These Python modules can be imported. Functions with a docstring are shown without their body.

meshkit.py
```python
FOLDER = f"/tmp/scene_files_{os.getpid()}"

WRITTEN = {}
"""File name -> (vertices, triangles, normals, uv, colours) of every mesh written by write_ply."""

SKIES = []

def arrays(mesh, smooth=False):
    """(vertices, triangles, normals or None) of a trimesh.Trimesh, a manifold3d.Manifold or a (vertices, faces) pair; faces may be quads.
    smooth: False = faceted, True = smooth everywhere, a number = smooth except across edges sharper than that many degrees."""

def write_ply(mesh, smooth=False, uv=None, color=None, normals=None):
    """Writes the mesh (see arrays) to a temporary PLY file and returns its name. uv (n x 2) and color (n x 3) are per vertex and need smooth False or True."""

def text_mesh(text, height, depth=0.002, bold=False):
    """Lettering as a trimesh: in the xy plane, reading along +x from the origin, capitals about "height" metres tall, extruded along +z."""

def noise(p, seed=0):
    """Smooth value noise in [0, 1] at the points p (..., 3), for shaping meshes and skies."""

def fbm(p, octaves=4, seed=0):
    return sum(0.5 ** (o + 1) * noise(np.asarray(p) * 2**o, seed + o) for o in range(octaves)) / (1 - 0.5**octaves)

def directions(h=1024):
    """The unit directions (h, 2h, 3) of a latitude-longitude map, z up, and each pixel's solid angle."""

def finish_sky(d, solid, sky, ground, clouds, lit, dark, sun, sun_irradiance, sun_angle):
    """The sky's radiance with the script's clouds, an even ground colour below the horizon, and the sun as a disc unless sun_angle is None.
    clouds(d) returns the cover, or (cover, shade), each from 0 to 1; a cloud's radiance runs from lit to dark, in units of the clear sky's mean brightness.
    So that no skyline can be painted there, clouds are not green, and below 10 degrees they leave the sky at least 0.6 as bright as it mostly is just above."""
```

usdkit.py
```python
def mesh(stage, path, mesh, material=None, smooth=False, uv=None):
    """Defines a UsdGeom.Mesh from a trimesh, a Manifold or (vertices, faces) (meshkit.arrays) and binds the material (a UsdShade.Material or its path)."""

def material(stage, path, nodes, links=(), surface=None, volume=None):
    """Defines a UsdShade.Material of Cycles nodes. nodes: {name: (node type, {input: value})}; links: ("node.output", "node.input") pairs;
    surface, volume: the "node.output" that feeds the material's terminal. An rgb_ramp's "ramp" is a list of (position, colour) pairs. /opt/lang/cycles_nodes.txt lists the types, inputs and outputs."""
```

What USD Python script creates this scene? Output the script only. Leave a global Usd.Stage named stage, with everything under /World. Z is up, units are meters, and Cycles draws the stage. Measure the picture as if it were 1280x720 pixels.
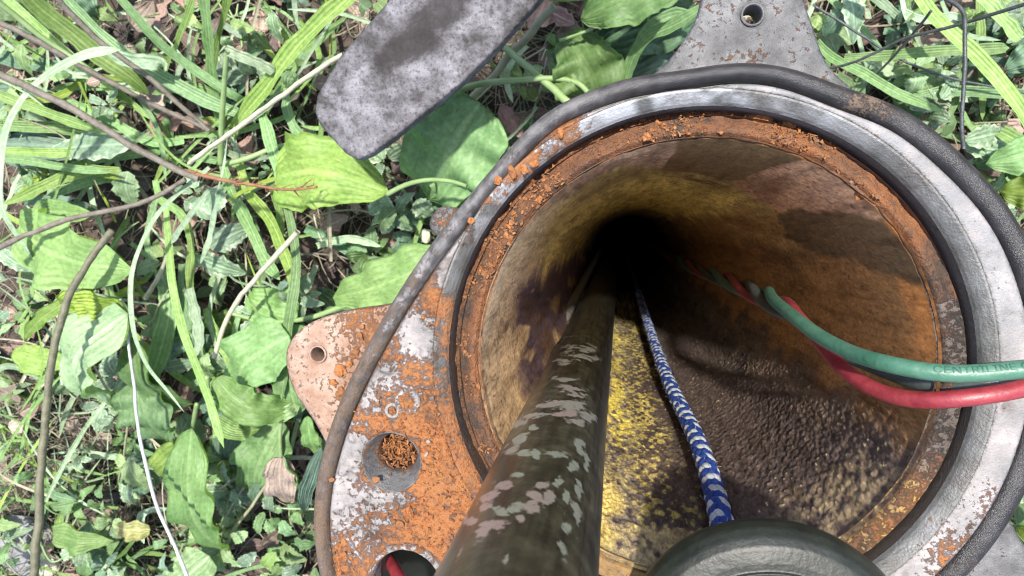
import math, random
import numpy as np
import shapely
from shapely.geometry import Polygon, Point, LineString
from scipy.interpolate import CubicSpline
from scipy.spatial import Delaunay, cKDTree
import trimesh
import usdkit, meshkit
from pxr import Usd, UsdGeom, UsdLux, UsdShade, Gf, Sdf, Vt

rng = np.random.default_rng(7)
random.seed(7)
stage = Usd.Stage.CreateInMemory()
UsdGeom.SetStageUpAxis(stage, UsdGeom.Tokens.z)
UsdGeom.SetStageMetersPerUnit(stage, 1.0)
UsdGeom.Xform.Define(stage, '/World')
UsdGeom.Scope.Define(stage, '/World/Looks')
mat = usdkit.material

# ------------------------------------------------------------------ camera, sky, sun, exposure
CAM_H, FPX, VP = 0.226, 850.0, (770.0, 290.0)     # eye above the rim plane (z = 0), focal length, where straight down falls
_dn = np.array([VP[0] - 640, -(VP[1] - 360), -FPX]); _dn /= np.linalg.norm(_dn)
_z = -_dn; _x = np.array([1.0, 0, 0]) - _z * _z[0]; _x /= np.linalg.norm(_x); _y = np.cross(_z, _x)
M = np.stack([_x, _y, _z])
cam = UsdGeom.Camera.Define(stage, '/World/camera')
cam.CreateHorizontalApertureAttr(36.0); cam.CreateVerticalApertureAttr(20.25)
cam.CreateFocalLengthAttr(36.0 * FPX / 1280)
cam.CreateClippingRangeAttr(Gf.Vec2f(0.01, 200))
g = np.eye(4); g[:3, :3] = M.T; g[3, :3] = (0, 0, CAM_H)
cam.AddTransformOp().Set(Gf.Matrix4d(*g.ravel()))
cam.CreateExposureAttr(2.1)
cam.CreateFStopAttr(30.0); cam.CreateFocusDistanceAttr(0.26)

SUN_AZ, SUN_EL = math.radians(78), math.radians(77)
sd = np.array([math.cos(SUN_EL) * math.cos(SUN_AZ), math.cos(SUN_EL) * math.sin(SUN_AZ), math.sin(SUN_EL)])
sun = UsdLux.DistantLight.Define(stage, '/World/sun')
sun.CreateIntensityAttr(0.75); sun.CreateAngleAttr(2.0); sun.CreateNormalizeAttr(True); sun.CreateColorAttr(Gf.Vec3f(1.0, 0.95, 0.86))
sz = sd; sx = np.cross([0, 1, 0], sz); sx /= np.linalg.norm(sx); sy = np.cross(sz, sx)
g = np.eye(4); g[0, :3], g[1, :3], g[2, :3] = sx, sy, sz
sun.AddTransformOp().Set(Gf.Matrix4d(*g.ravel()))
sky = UsdLux.DomeLight.Define(stage, '/World/sky')
skym = mat(stage, '/World/Looks/sky_look', {
    's': ('sky_texture', {'sky_type': 'single_scattering', 'sun_disc': False, 'sun_elevation': SUN_EL, 'sun_rotation': math.atan2(sd[0], sd[1]), 'aerosol_density': 2.5}),
    'b': ('background_shader', {'strength': 0.105})}, [('s.color', 'b.color')], surface='b.background')
UsdShade.MaterialBindingAPI.Apply(sky.GetPrim()).Bind(skym)
sky.GetPrim().SetCustomDataByKey('kind', 'structure')

# ------------------------------------------------------------------ helpers
def at(px, py, z):
    d = M @ np.array([px - 640, -(py - 360), -FPX])
    return np.array([d[0], d[1], 0]) * ((z - CAM_H) / d[2]) + np.array([0, 0, z])

def project(v):
    c = (np.asarray(v) - [0, 0, CAM_H]) @ M
    return np.stack([640 + FPX * c[..., 0] / -c[..., 2], 360 - FPX * c[..., 1] / -c[..., 2]], -1)

def px(n, z):
    return n * (CAM_H - z) / FPX

_count = {}
def path_for(name, parent=None):
    base = str(parent.GetPath()) if parent is not None else '/World'
    k = (base, name); n = _count.get(k, 0); _count[k] = n + 1
    return f'{base}/{name}' + (f'_{n:03d}' if n else '')

def tag(p, label=None, cat=None, group=None, kind=None):
    for k, v in (('label', label), ('category', cat), ('group', group), ('kind', kind)):
        if v: p.SetCustomDataByKey(k, v)
    return p

def thing(name, label, cat, group=None, kind=None):
    return tag(UsdGeom.Xform.Define(stage, path_for(name)).GetPrim(), label, cat, group, kind)

def obj(name, mesh, material, parent=None, smooth=True, uv=None, mask=None, col=None):
    m = usdkit.mesh(stage, path_for(name, parent), mesh, material, smooth, uv)
    api = UsdGeom.PrimvarsAPI(m)
    for nm, a in (('mask', mask), ('col', col)):
        if a is not None:
            api.CreatePrimvar(nm, Sdf.ValueTypeNames.Color3fArray, 'vertex').Set(Vt.Vec3fArray.FromNumpy(np.asarray(a, np.float32)))
    m.CreateDoubleSidedAttr(True)
    return m.GetPrim()

def quads_to_tris(f):
    f = np.asarray(f)
    return np.vstack([f[:, [0, 1, 2]], f[:, [0, 2, 3]]])

def grid_faces(n, m, wrap=False):
    i, j = np.meshgrid(np.arange(n - 1), np.arange(m if wrap else m - 1), indexing='ij')
    a = i * m + j; b = i * m + (j + 1) % m; c = (i + 1) * m + (j + 1) % m; d = (i + 1) * m + j
    return quads_to_tris(np.stack([a, b, c, d], -1).reshape(-1, 4))

def spline(pts, n):
    p = np.asarray(pts, float)
    if len(p) == 2:
        return p[0] + (p[1] - p[0]) * np.linspace(0, 1, n)[:, None]
    s = np.r_[0, np.cumsum(np.linalg.norm(np.diff(p, axis=0), axis=1) ** 0.5)]
    return CubicSpline(s, p, bc_type='natural')(np.linspace(0, s[-1], n))

def even(pts, n):
    p = spline(pts, max(200, n * 3)); s = np.r_[0, np.cumsum(np.linalg.norm(np.diff(p, axis=0), axis=1))]
    t = np.linspace(0, s[-1], n)
    return np.stack([np.interp(t, s, p[:, k]) for k in range(3)], -1), s[-1]

def frames(P, up=(0.31, 0.2, 1.0)):
    T = np.gradient(P, axis=0); T /= np.linalg.norm(T, axis=1, keepdims=True) + 1e-12
    N = np.zeros_like(P); n = np.asarray(up, float); n = n - T[0] * (n @ T[0])
    if np.linalg.norm(n) < 1e-3: n = np.cross(T[0], [1, 0, 0.1])
    n /= np.linalg.norm(n)
    for i in range(len(P)):
        n = n - T[i] * (n @ T[i]); n /= np.linalg.norm(n); N[i] = n
    return T, N, np.cross(T, N)

def tube(P, r, sides=10, up=(0.31, 0.2, 1.0), caps=True):
    P = np.asarray(P, float); T, N, B = frames(P, up); n = len(P)
    r = np.broadcast_to(np.asarray(r, float), (n,))
    a = np.linspace(0, 2 * np.pi, sides, endpoint=False)
    v = P[:, None] + r[:, None, None] * (np.cos(a)[None, :, None] * N[:, None] + np.sin(a)[None, :, None] * B[:, None])
    f = grid_faces(n, sides, True)[:, ::-1]
    v = v.reshape(-1, 3)
    if caps:
        k = len(v); v = np.vstack([v, P[0] - T[0] * r[0] * 0.3, P[-1] + T[-1] * r[-1] * 0.3])
        i = np.arange(sides); j = (i + 1) % sides; e = (n - 1) * sides
        f = np.vstack([f, np.stack([i, j, np.full(sides, k)], -1)[:, ::-1][:, [0, 2, 1]], np.stack([e + i, e + j, np.full(sides, k + 1)], -1)])
    return v, f

def lathe(prof, c=(0, 0, 0), n=96):
    prof = np.asarray(prof, float); a = np.linspace(0, 2 * np.pi, n, endpoint=False)
    v = np.stack([prof[:, 0, None] * np.cos(a), prof[:, 0, None] * np.sin(a), np.repeat(prof[:, 1, None], n, 1)], -1).reshape(-1, 3) + c
    return v, grid_faces(len(prof), n, True)

def join(parts):
    V, F, k = [], [], 0
    for v, f in parts:
        V.append(v); F.append(np.asarray(f) + k); k += len(v)
    return np.vstack(V), np.vstack(F)

def sm(x, a, b):
    t = np.clip((np.asarray(x, float) - a) / (b - a), 0, 1)
    return t * t * (3 - 2 * t)

def fb(p, scale, oct=4, seed=0):
    return meshkit.fbm(np.asarray(p) * scale, oct, seed)

# a plate cut to a polygon: fine top sheet with its own relief, side walls and a plain underside
def plate(poly, ztop, thick, spacing, zf=None, edge=0.0012):
    poly = poly.buffer(0)
    if poly.geom_type == 'MultiPolygon':
        return join([plate(g, ztop, thick, spacing, zf, edge) for g in poly.geoms if g.area > 4e-6])
    x0, y0, x1, y1 = poly.bounds
    X, Y = np.meshgrid(np.arange(x0, x1, spacing), np.arange(y0, y1, spacing * 0.866))
    X = X + (np.arange(X.shape[0]) % 2)[:, None] * spacing / 2
    P = np.stack([X.ravel(), Y.ravel()], -1) + rng.normal(0, spacing * 0.07, (X.size, 2))
    inner = poly.buffer(-spacing * 0.6)
    P = P[shapely.contains_xy(inner, P[:, 0], P[:, 1])]
    rings = [poly.exterior] + list(poly.interiors); B = []; loops = []
    k = 0
    for r in rings:
        m = max(12, int(r.length / spacing)); q = np.array([r.interpolate(t, normalized=True).coords[0] for t in np.linspace(0, 1, m, endpoint=False)])
        B.append(q); loops.append(np.arange(k, k + m)); k += m
    P = np.vstack(B + [P]); tri = Delaunay(P).simplices
    c = P[tri].mean(1); tri = tri[shapely.contains_xy(poly, c[:, 0], c[:, 1])]
    a, b, d = P[tri[:, 0]], P[tri[:, 1]], P[tri[:, 2]]
    cr = (b - a)[:, 0] * (d - a)[:, 1] - (b - a)[:, 1] * (d - a)[:, 0]
    tri = tri[np.abs(cr) > 1e-12]; cr = cr[np.abs(cr) > 1e-12]
    tri[cr < 0] = tri[cr < 0][:, ::-1]
    D = shapely.distance(poly.boundary, shapely.points(P))
    z = ztop - edge * np.exp(-(D / (edge * 1.2 + 1e-9)) ** 2)
    if zf is not None: z = z + zf(P, D)
    top = np.c_[P, z]; bot = np.c_[P, np.full(len(P), ztop - thick)]
    n = len(P); F = [tri, tri[:, ::-1] + n]
    for L, r in zip(loops, rings):
        nx = np.roll(L, -1)
        F.append(np.vstack([np.stack([L, nx, L + n], -1), np.stack([nx, nx + n, L + n], -1)]))
    return np.vstack([top, bot]), np.vstack(F)

def poly_px(pts, z, n=160, closed=True):
    p = np.array([at(a, b, z)[:2] for a, b in pts])
    if closed: p = np.vstack([p, p[:1]])
    s = np.r_[0, np.cumsum(np.linalg.norm(np.diff(p, axis=0), axis=1))]
    q = CubicSpline(s, p, bc_type='periodic' if closed else 'natural')(np.linspace(0, s[-1], n, endpoint=not closed))
    return q

# ------------------------------------------------------------------ materials
L = '/World/Looks/'
def ramp(*stops): return {'ramp': list(stops)}

def rust_metal(name, metal_a, metal_b, rust_dark=(.105, .024, .008), rust_mid=(.28, .072, .016), rust_light=(.46, .17, .048), rough=.62, metallic=.0, bump=.75, scale=1.0, clean=(.29, .30, .315), k=.46):
    metal_a, metal_b, rust_dark, rust_mid, rust_light, clean = (tuple(k * c for c in q) for q in (metal_a, metal_b, rust_dark, rust_mid, rust_light, clean))
    # mask r: how rusty, g: how dark with grime and painted recess shade, b: how clean and bright the metal is
    return mat(stage, L + name, {
        'g': ('geometry', {}), 'a': ('attribute', {'attribute': 'mask'}), 's': ('separate_color', {}),
        'n1': ('noise_texture', {'scale': 75.0 * scale, 'detail': 8.0, 'roughness': .65}),
        'n2': ('noise_texture', {'scale': 420.0 * scale, 'detail': 6.0, 'roughness': .72}),
        'n3': ('noise_texture', {'scale': 1300.0 * scale, 'detail': 3.0, 'roughness': .6}),
        'v': ('voronoi_texture', {'scale': 650.0 * scale, 'detail': 2.0, 'roughness': .6}),
        'm1': ('math', {'math_type': 'multiply_add', 'value2': 1.1, 'value3': -.55}),
        'm2': ('math', {'math_type': 'multiply_add', 'value2': 1.7}), 'm3': ('math', {'math_type': 'subtract', 'value2': .85}),
        'm4': ('math', {'math_type': 'add'}),
        'mr': ('map_range', {'from_min': .40, 'from_max': .60, 'to_min': 0.0, 'to_max': 1.0, 'clamp': True}),
        'rc': ('rgb_ramp', ramp((.26, (.025, .012, .007)), (.38, rust_dark), (.49, rust_mid), (.59, rust_light), (.72, (rust_light[0]*1.1, rust_light[1]*1.25, rust_light[2]*1.6)))),
        'rv': ('mix', {'mix_type': 'mix', 'fac': .38}), 'rn': ('mix', {'mix_type': 'mix', 'fac': .5}), 'rw': ('mix', {'mix_type': 'mix', 'fac': .38}),
        'mc': ('rgb_ramp', ramp((.34, metal_a), (.5, tuple((a + b) / 2 for a, b in zip(metal_a, metal_b))), (.62, metal_b))),
        'cl': ('mix', {'mix_type': 'mix', 'color2': clean}),
        'mx': ('mix', {'mix_type': 'mix'}), 'gr': ('mix', {'mix_type': 'mix', 'color2': (.035, .026, .02)}),
        'gm': ('math', {'math_type': 'multiply'}), 'gm2': ('map_range', {'from_min': .3, 'from_max': .65, 'to_min': .25, 'to_max': 1.0, 'clamp': True}),
        'h1': ('math', {'math_type': 'multiply_add', 'value2': .5}), 'h2': ('math', {'math_type': 'multiply'}), 'h3': ('math', {'math_type': 'multiply_add', 'value2': .12}),
        'h4': ('math', {'math_type': 'multiply_add', 'value2': .5, 'value3': .22}),
        'bp': ('bump', {'strength': min(1.0, bump * 1.25), 'distance': .0021}),
        'mt': ('math', {'math_type': 'multiply', 'value2': metallic}), 'iv': ('math', {'math_type': 'subtract', 'value1': 1.0}),
        'rr': ('map_range', {'from_min': 0.0, 'from_max': 1.0, 'to_min': rough, 'to_max': .95}),
        'p': ('principled_bsdf', {'specular_ior_level': .35})},
        [('g.position', n + '.vector') for n in ('n1', 'n2', 'n3', 'v')] + [
         ('a.color', 's.color'), ('n1.fac', 'm1.value1'), ('n2.fac', 'm2.value1'), ('m1.value', 'm2.value3'), ('m2.value', 'm3.value1'), ('m3.value', 'm4.value1'), ('s.r', 'm4.value2'), ('m4.value', 'mr.value'),
         ('n2.fac', 'rn.color1'), ('n3.fac', 'rn.color2'), ('rn.color', 'rv.color1'), ('v.distance', 'rv.color2'), ('rv.color', 'rw.color1'), ('n1.fac', 'rw.color2'), ('rw.color', 'rc.fac'),
         ('n1.fac', 'mc.fac'), ('mc.color', 'cl.color1'), ('s.b', 'cl.fac'), ('mr.result', 'mx.fac'), ('cl.color', 'mx.color1'), ('rc.color', 'mx.color2'),
         ('s.g', 'gm.value1'), ('n2.fac', 'gm2.value'), ('gm2.result', 'gm.value2'), ('gm.value', 'gr.fac'), ('mx.color', 'gr.color1'), ('gr.color', 'p.base_color'),
         ('n2.fac', 'h1.value1'), ('n3.fac', 'h1.value3'), ('mr.result', 'h4.value1'), ('h1.value', 'h2.value1'), ('h4.value', 'h2.value2'), ('mr.result', 'h3.value1'), ('h2.value', 'h3.value3'), ('h3.value', 'bp.height'), ('bp.normal', 'p.normal'),
         ('mr.result', 'iv.value2'), ('iv.value', 'mt.value1'), ('mt.value', 'p.metallic'), ('mr.result', 'rr.value'), ('rr.result', 'p.roughness')], surface='p.BSDF')

M_FACE = rust_metal('rusty_white_metal', (.24, .23, .225), (.50, .455, .445), metallic=.1)
M_RING = rust_metal('clean_grey_metal', (.10, .105, .10), (.24, .245, .25), metallic=.3, rough=.5, bump=.5, clean=(.66, .68, .72))
M_EAR = rust_metal('sandy_grey_metal', (.085, .085, .088), (.24, .24, .245), metallic=.15, rough=.6, bump=.7, scale=1.3)
M_LUG = rust_metal('pinkish_rusted_metal', (.31, .165, .10), (.54, .40, .32), rust_mid=(.36, .11, .03), rough=.75, bump=.7, scale=1.3)
M_LEDGE = rust_metal('crumbling_rust', (.12, .10, .09), (.22, .18, .16), rust_dark=(.075, .021, .008), rust_mid=(.21, .056, .014), rust_light=(.37, .135, .04), bump=1.0, rough=.85, clean=(.52, .29, .075))
M_CRUMB = rust_metal('rust_crumbs', (.30, .22, .18), (.42, .34, .30), rust_mid=(.27, .074, .018), rust_light=(.42, .16, .045), bump=.4, rough=.9, scale=1.4)
M_BEAD = rust_metal('black_rubber', (.012, .013, .016), (.055, .055, .062), rust_dark=(.10, .045, .025), rust_mid=(.22, .11, .06), rust_light=(.32, .21, .13), rough=.27, bump=.5, clean=(.46, .44, .45), scale=2.2, k=.30)

# the inner wall of the casing: colour comes as stain and painted light colours on the mesh, broken up by grain
M_WALL = mat(stage, L + 'scaled_casing_wall', {
    'g': ('geometry', {}), 'a': ('attribute', {'attribute': 'col'}), 'k': ('attribute', {'attribute': 'mask'}), 's': ('separate_color', {}),
    'n1': ('noise_texture', {'scale': 330.0, 'detail': 6.0, 'roughness': .72}), 'n2': ('noise_texture', {'scale': 800.0, 'detail': 4.0, 'roughness': .7}), 'mg': ('mapping', {'scale': (1.0, 1.0, .34)}),
    'mp': ('mapping', {'scale': (1.0, 1.0, .10)}), 'n4': ('noise_texture', {'scale': 190.0, 'detail': 5.0, 'roughness': .65}),
    'r1': ('rgb_ramp', ramp((.3, (.55, .53, .52)), (.5, (1, 1, 1)), (.72, (1.3, 1.27, 1.2)))), 'r2': ('rgb_ramp', ramp((.3, (.55, .52, .5)), (.5, (1, 1, 1)), (.7, (1.45, 1.42, 1.3)))),
    'r4': ('rgb_ramp', ramp((.34, (.50, .45, .41)), (.5, (1, 1, 1)), (.66, (1.28, 1.25, 1.18)))),
    'x1': ('mix', {'mix_type': 'multiply', 'fac': .85}), 'x2': ('mix', {'mix_type': 'multiply', 'fac': .8}), 'x4': ('mix', {'mix_type': 'multiply', 'fac': .8}),
    'h': ('math', {'math_type': 'multiply_add', 'value2': .6}), 'bs': ('map_range', {'from_min': 0.0, 'from_max': 1.0, 'to_min': .2, 'to_max': .9}), 'bp': ('bump', {'distance': .0013}),
    'ro': ('map_range', {'from_min': 0.0, 'from_max': 1.0, 'to_min': .55, 'to_max': .8}),
    'p': ('principled_bsdf', {'specular_ior_level': .16})},
    [('g.position', 'mg.vector'), ('mg.vector', 'n1.vector'), ('mg.vector', 'n2.vector'), ('g.position', 'mp.vector'), ('mp.vector', 'n4.vector'), ('k.color', 's.color'),
     ('n1.fac', 'r1.fac'), ('n2.fac', 'r2.fac'), ('n4.fac', 'r4.fac'), ('a.color', 'x1.color1'), ('r1.color', 'x1.color2'), ('x1.color', 'x2.color1'), ('r2.color', 'x2.color2'), ('x2.color', 'x4.color1'), ('r4.color', 'x4.color2'), ('x4.color', 'p.base_color'),
     ('n1.fac', 'h.value1'), ('n2.fac', 'h.value3'), ('h.value', 'bp.height'), ('s.r', 'bs.value'), ('bs.result', 'bp.strength'), ('bp.normal', 'p.normal'), ('s.r', 'ro.value'), ('ro.result', 'p.roughness')], surface='p.BSDF')

# black polyethylene pipe with pale worn dabs (mask r = dab, g = pinkness)
M_PIPE = mat(stage, L + 'dark_olive_pipe', {
    'g': ('geometry', {}), 'k': ('attribute', {'attribute': 'mask'}), 's': ('separate_color', {}),
    'n1': ('noise_texture', {'scale': 140.0, 'detail': 6.0, 'roughness': .6}), 'n2': ('noise_texture', {'scale': 520.0, 'detail': 5.0, 'roughness': .7}),
    'mp': ('mapping', {'scale': (1.0, 1.0, .05)}), 'n3': ('noise_texture', {'scale': 500.0, 'detail': 3.0}),
    'b': ('rgb_ramp', ramp((.3, (.006, .0055, .004)), (.5, (.0145, .0135, .008)), (.7, (.034, .031, .019)))),
    'st': ('rgb_ramp', ramp((.38, (.5, .5, .5)), (.5, (1, 1, 1)), (.6, (1.35, 1.35, 1.3)))), 'bx': ('mix', {'mix_type': 'multiply', 'fac': .8}),
    'sc': ('mix', {'mix_type': 'mix', 'color1': (.15, .165, .125), 'color2': (.20, .145, .13)}),
    'm1': ('math', {'math_type': 'multiply_add', 'value2': 2.2, 'value3': -1.1}), 'm2': ('math', {'math_type': 'add'}),
    'mr': ('map_range', {'from_min': .40, 'from_max': .70, 'to_min': 0.0, 'to_max': .85, 'clamp': True}),
    'x': ('mix', {'mix_type': 'mix'}), 'bp': ('bump', {'strength': .25, 'distance': .0006}),
    'p': ('principled_bsdf', {'roughness': .26, 'specular_ior_level': .5})},
    [('g.position', 'n1.vector'), ('g.position', 'n2.vector'), ('g.position', 'mp.vector'), ('mp.vector', 'n3.vector'), ('k.color', 's.color'), ('n1.fac', 'b.fac'), ('n3.fac', 'st.fac'), ('b.color', 'bx.color1'), ('st.color', 'bx.color2'),
     ('s.g', 'sc.fac'), ('n2.fac', 'm1.value1'), ('m1.value', 'm2.value1'), ('s.r', 'm2.value2'), ('m2.value', 'mr.value'), ('mr.result', 'x.fac'), ('bx.color', 'x.color1'), ('sc.color', 'x.color2'), ('x.color', 'p.base_color'),
     ('n2.fac', 'bp.height'), ('bp.normal', 'p.normal')], surface='p.BSDF')

def plain(name, c1, c2, rough=.6, scale=120.0, bump=.3, dist=.001, spec=.4, metallic=0.0, detail=6.0, k=.50):
    c1, c2 = tuple(k * c for c in c1), tuple(k * c for c in c2)
    return mat(stage, L + name, {
        'g': ('geometry', {}), 'n': ('noise_texture', {'scale': scale, 'detail': detail, 'roughness': .65}), 'r': ('rgb_ramp', ramp((.32, c1), (.66, c2))),
        'n2': ('noise_texture', {'scale': scale * 4, 'detail': 4.0}), 'bp': ('bump', {'strength': bump, 'distance': dist}),
        'p': ('principled_bsdf', {'roughness': rough, 'specular_ior_level': spec, 'metallic': metallic})},
        [('g.position', 'n.vector'), ('g.position', 'n2.vector'), ('n.fac', 'r.fac'), ('r.color', 'p.base_color'), ('n2.fac', 'bp.height'), ('bp.normal', 'p.normal')], surface='p.BSDF')

def leaf_look(name, c1, c2, vein, veins=9.0, vfac=.35, trans=.3, edge=None, rough=.55, rib=.35, bump=.35, k=.62):
    c1, c2, vein = (tuple(k * c for c in q) for q in (c1, c2, vein)); edge = edge and tuple(k * c for c in edge)
    nodes = {
        't': ('texture_coordinate', {}), 'x': ('separate_xyz', {}), 'g': ('geometry', {}), 'oi': ('object_info', {}),
        'n': ('noise_texture', {'scale': 26.0, 'detail': 6.0, 'roughness': .6}), 'n2': ('noise_texture', {'scale': 240.0, 'detail': 4.0}),
        'r': ('rgb_ramp', ramp((.3, c1), (.68, c2))),
        'wd': ('math', {'math_type': 'multiply_add', 'value2': .16}), 'w1': ('math', {'math_type': 'multiply', 'value2': 6.2832 * veins}), 'w2': ('math', {'math_type': 'cosine'}), 'w3': ('map_range', {'from_min': .35, 'from_max': 1.0, 'to_min': 0.0, 'to_max': vfac, 'clamp': True}),
        'mv': ('mix', {'mix_type': 'mix', 'color2': vein}),
        'c1': ('math', {'math_type': 'subtract', 'value2': .5}), 'c2': ('math', {'math_type': 'absolute'}), 'c3': ('map_range', {'from_min': .012, 'from_max': .05, 'to_min': rib, 'to_max': 0.0, 'clamp': True}),
        'mm': ('mix', {'mix_type': 'mix', 'color2': tuple(min(1, v * 1.5) for v in vein)}),
        'n3': ('noise_texture', {'scale': 95.0, 'detail': 3.0, 'roughness': .6}), 'sp': ('map_range', {'from_min': .70, 'from_max': .745, 'to_min': 0.0, 'to_max': .75, 'clamp': True}), 'sm': ('mix', {'mix_type': 'mix', 'color2': (.16, .10, .045)}),
        'br': ('map_range', {'from_min': .3, 'from_max': .7, 'to_min': .78, 'to_max': 1.2}), 'ov': ('map_range', {'from_min': 0.0, 'from_max': 1.0, 'to_min': .62, 'to_max': 1.28}), 'wn': ('white_noise_texture', {'dimensions': '1D'}), 'oh': ('map_range', {'from_min': 0.0, 'from_max': 1.0, 'to_min': .478, 'to_max': .522}), 'osat': ('map_range', {'from_min': 0.0, 'from_max': 1.0, 'to_min': 1.08, 'to_max': .78}), 'mu': ('math', {'math_type': 'multiply'}),
        'hs': ('hsv', {}), 'bp': ('bump', {'strength': bump, 'distance': .0012}),
        'p': ('principled_bsdf', {'roughness': rough, 'specular_ior_level': .28}), 'tr': ('translucent_bsdf', {}), 'tc': ('mix', {'mix_type': 'multiply', 'fac': 1.0, 'color2': (1.5, 1.55, .6)}), 'mx': ('mix_closure', {'fac': trans})}
    links = [('t.UV', 'x.vector'), ('g.position', 'n.vector'), ('g.position', 'n2.vector'), ('n.fac', 'r.fac'), ('n.fac', 'wd.value1'), ('x.x', 'wd.value3'), ('wd.value', 'w1.value1'), ('w1.value', 'w2.value1'), ('w2.value', 'w3.value'), ('w3.result', 'mv.fac'), ('r.color', 'mv.color1'),
             ('x.x', 'c1.value1'), ('c1.value', 'c2.value1'), ('c2.value', 'c3.value'), ('c3.result', 'mm.fac'), ('mv.color', 'mm.color1'), ('g.position', 'n3.vector'), ('n3.fac', 'sp.value'), ('sp.result', 'sm.fac'), ('sm.color', 'hs.color'), ('n2.fac', 'br.value'), ('oi.random', 'ov.value'), ('oi.random', 'wn.w'), ('wn.value', 'oh.value'), ('oh.result', 'hs.hue'), ('wn.value', 'osat.value'), ('osat.result', 'hs.saturation'), ('br.result', 'mu.value1'), ('ov.result', 'mu.value2'), ('mu.value', 'hs.value'),
             ('w2.value', 'bp.height'), ('bp.normal', 'p.normal'), ('hs.color', 'p.base_color'), ('hs.color', 'tc.color1'), ('tc.color', 'tr.color'), ('p.BSDF', 'mx.closure1'), ('tr.BSDF', 'mx.closure2')]
    if edge:
        nodes.update({'e1': ('map_range', {'from_min': .33, 'from_max': .50, 'to_min': 0.0, 'to_max': .8, 'clamp': True}), 'ea': ('math', {'math_type': 'multiply_add', 'value2': .9, 'value3': -.47}), 'eb': ('math', {'math_type': 'add'}), 'em': ('mix', {'mix_type': 'mix', 'color2': edge})})
        links += [('n2.fac', 'ea.value1'), ('c2.value', 'eb.value1'), ('ea.value', 'eb.value2'), ('eb.value', 'e1.value'), ('e1.result', 'em.fac'), ('mm.color', 'em.color1'), ('em.color', 'sm.color1')]
    else:
        links += [('mm.color', 'sm.color1')]
    return mat(stage, L + name, nodes, links, surface='mx.closure')

LIME = leaf_look('lime_leaf', (.15, .285, .042), (.25, .385, .08), (.36, .50, .16), 8, .20, .36, rib=.25, bump=.25)
BROAD = leaf_look('broad_green_leaf', (.115, .245, .06), (.205, .355, .105), (.31, .45, .19), 8, .20, .3, rib=.25, bump=.25)
PALE = leaf_look('pale_broad_leaf', (.18, .30, .11), (.28, .41, .18), (.42, .55, .32), 7, .28, .3, rib=.25, bump=.25)
BLUE = leaf_look('blue_green_leaf', (.075, .16, .095), (.16, .275, .17), (.24, .37, .25), 6, .25, .22, rib=.25, bump=.25)
STRAP = leaf_look('strap_leaf', (.13, .27, .07), (.235, .395, .15), (.34, .49, .18), 5, .3, .3, rib=.35)
STRAPL = leaf_look('lime_strap_leaf', (.18, .32, .045), (.275, .42, .095), (.42, .57, .17), 5, .28, .36, rib=.35)
STRAPB = leaf_look('pale_strap_leaf', (.23, .36, .20), (.38, .50, .33), (.47, .58, .42), 4, .3, .25, rib=.3)
WEED = leaf_look('variegated_leaf', (.16, .27, .15), (.25, .37, .23), (.34, .45, .30), 5, .25, .25, edge=(.48, .56, .40), rough=.5)
WEEDG = leaf_look('small_green_leaf', (.10, .21, .07), (.19, .32, .13), (.26, .40, .19), 4, .25, .3)
YELLOW = leaf_look('yellow_leaf', (.27, .26, .06), (.36, .34, .12), (.42, .4, .2), 5, .3, .3)
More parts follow.
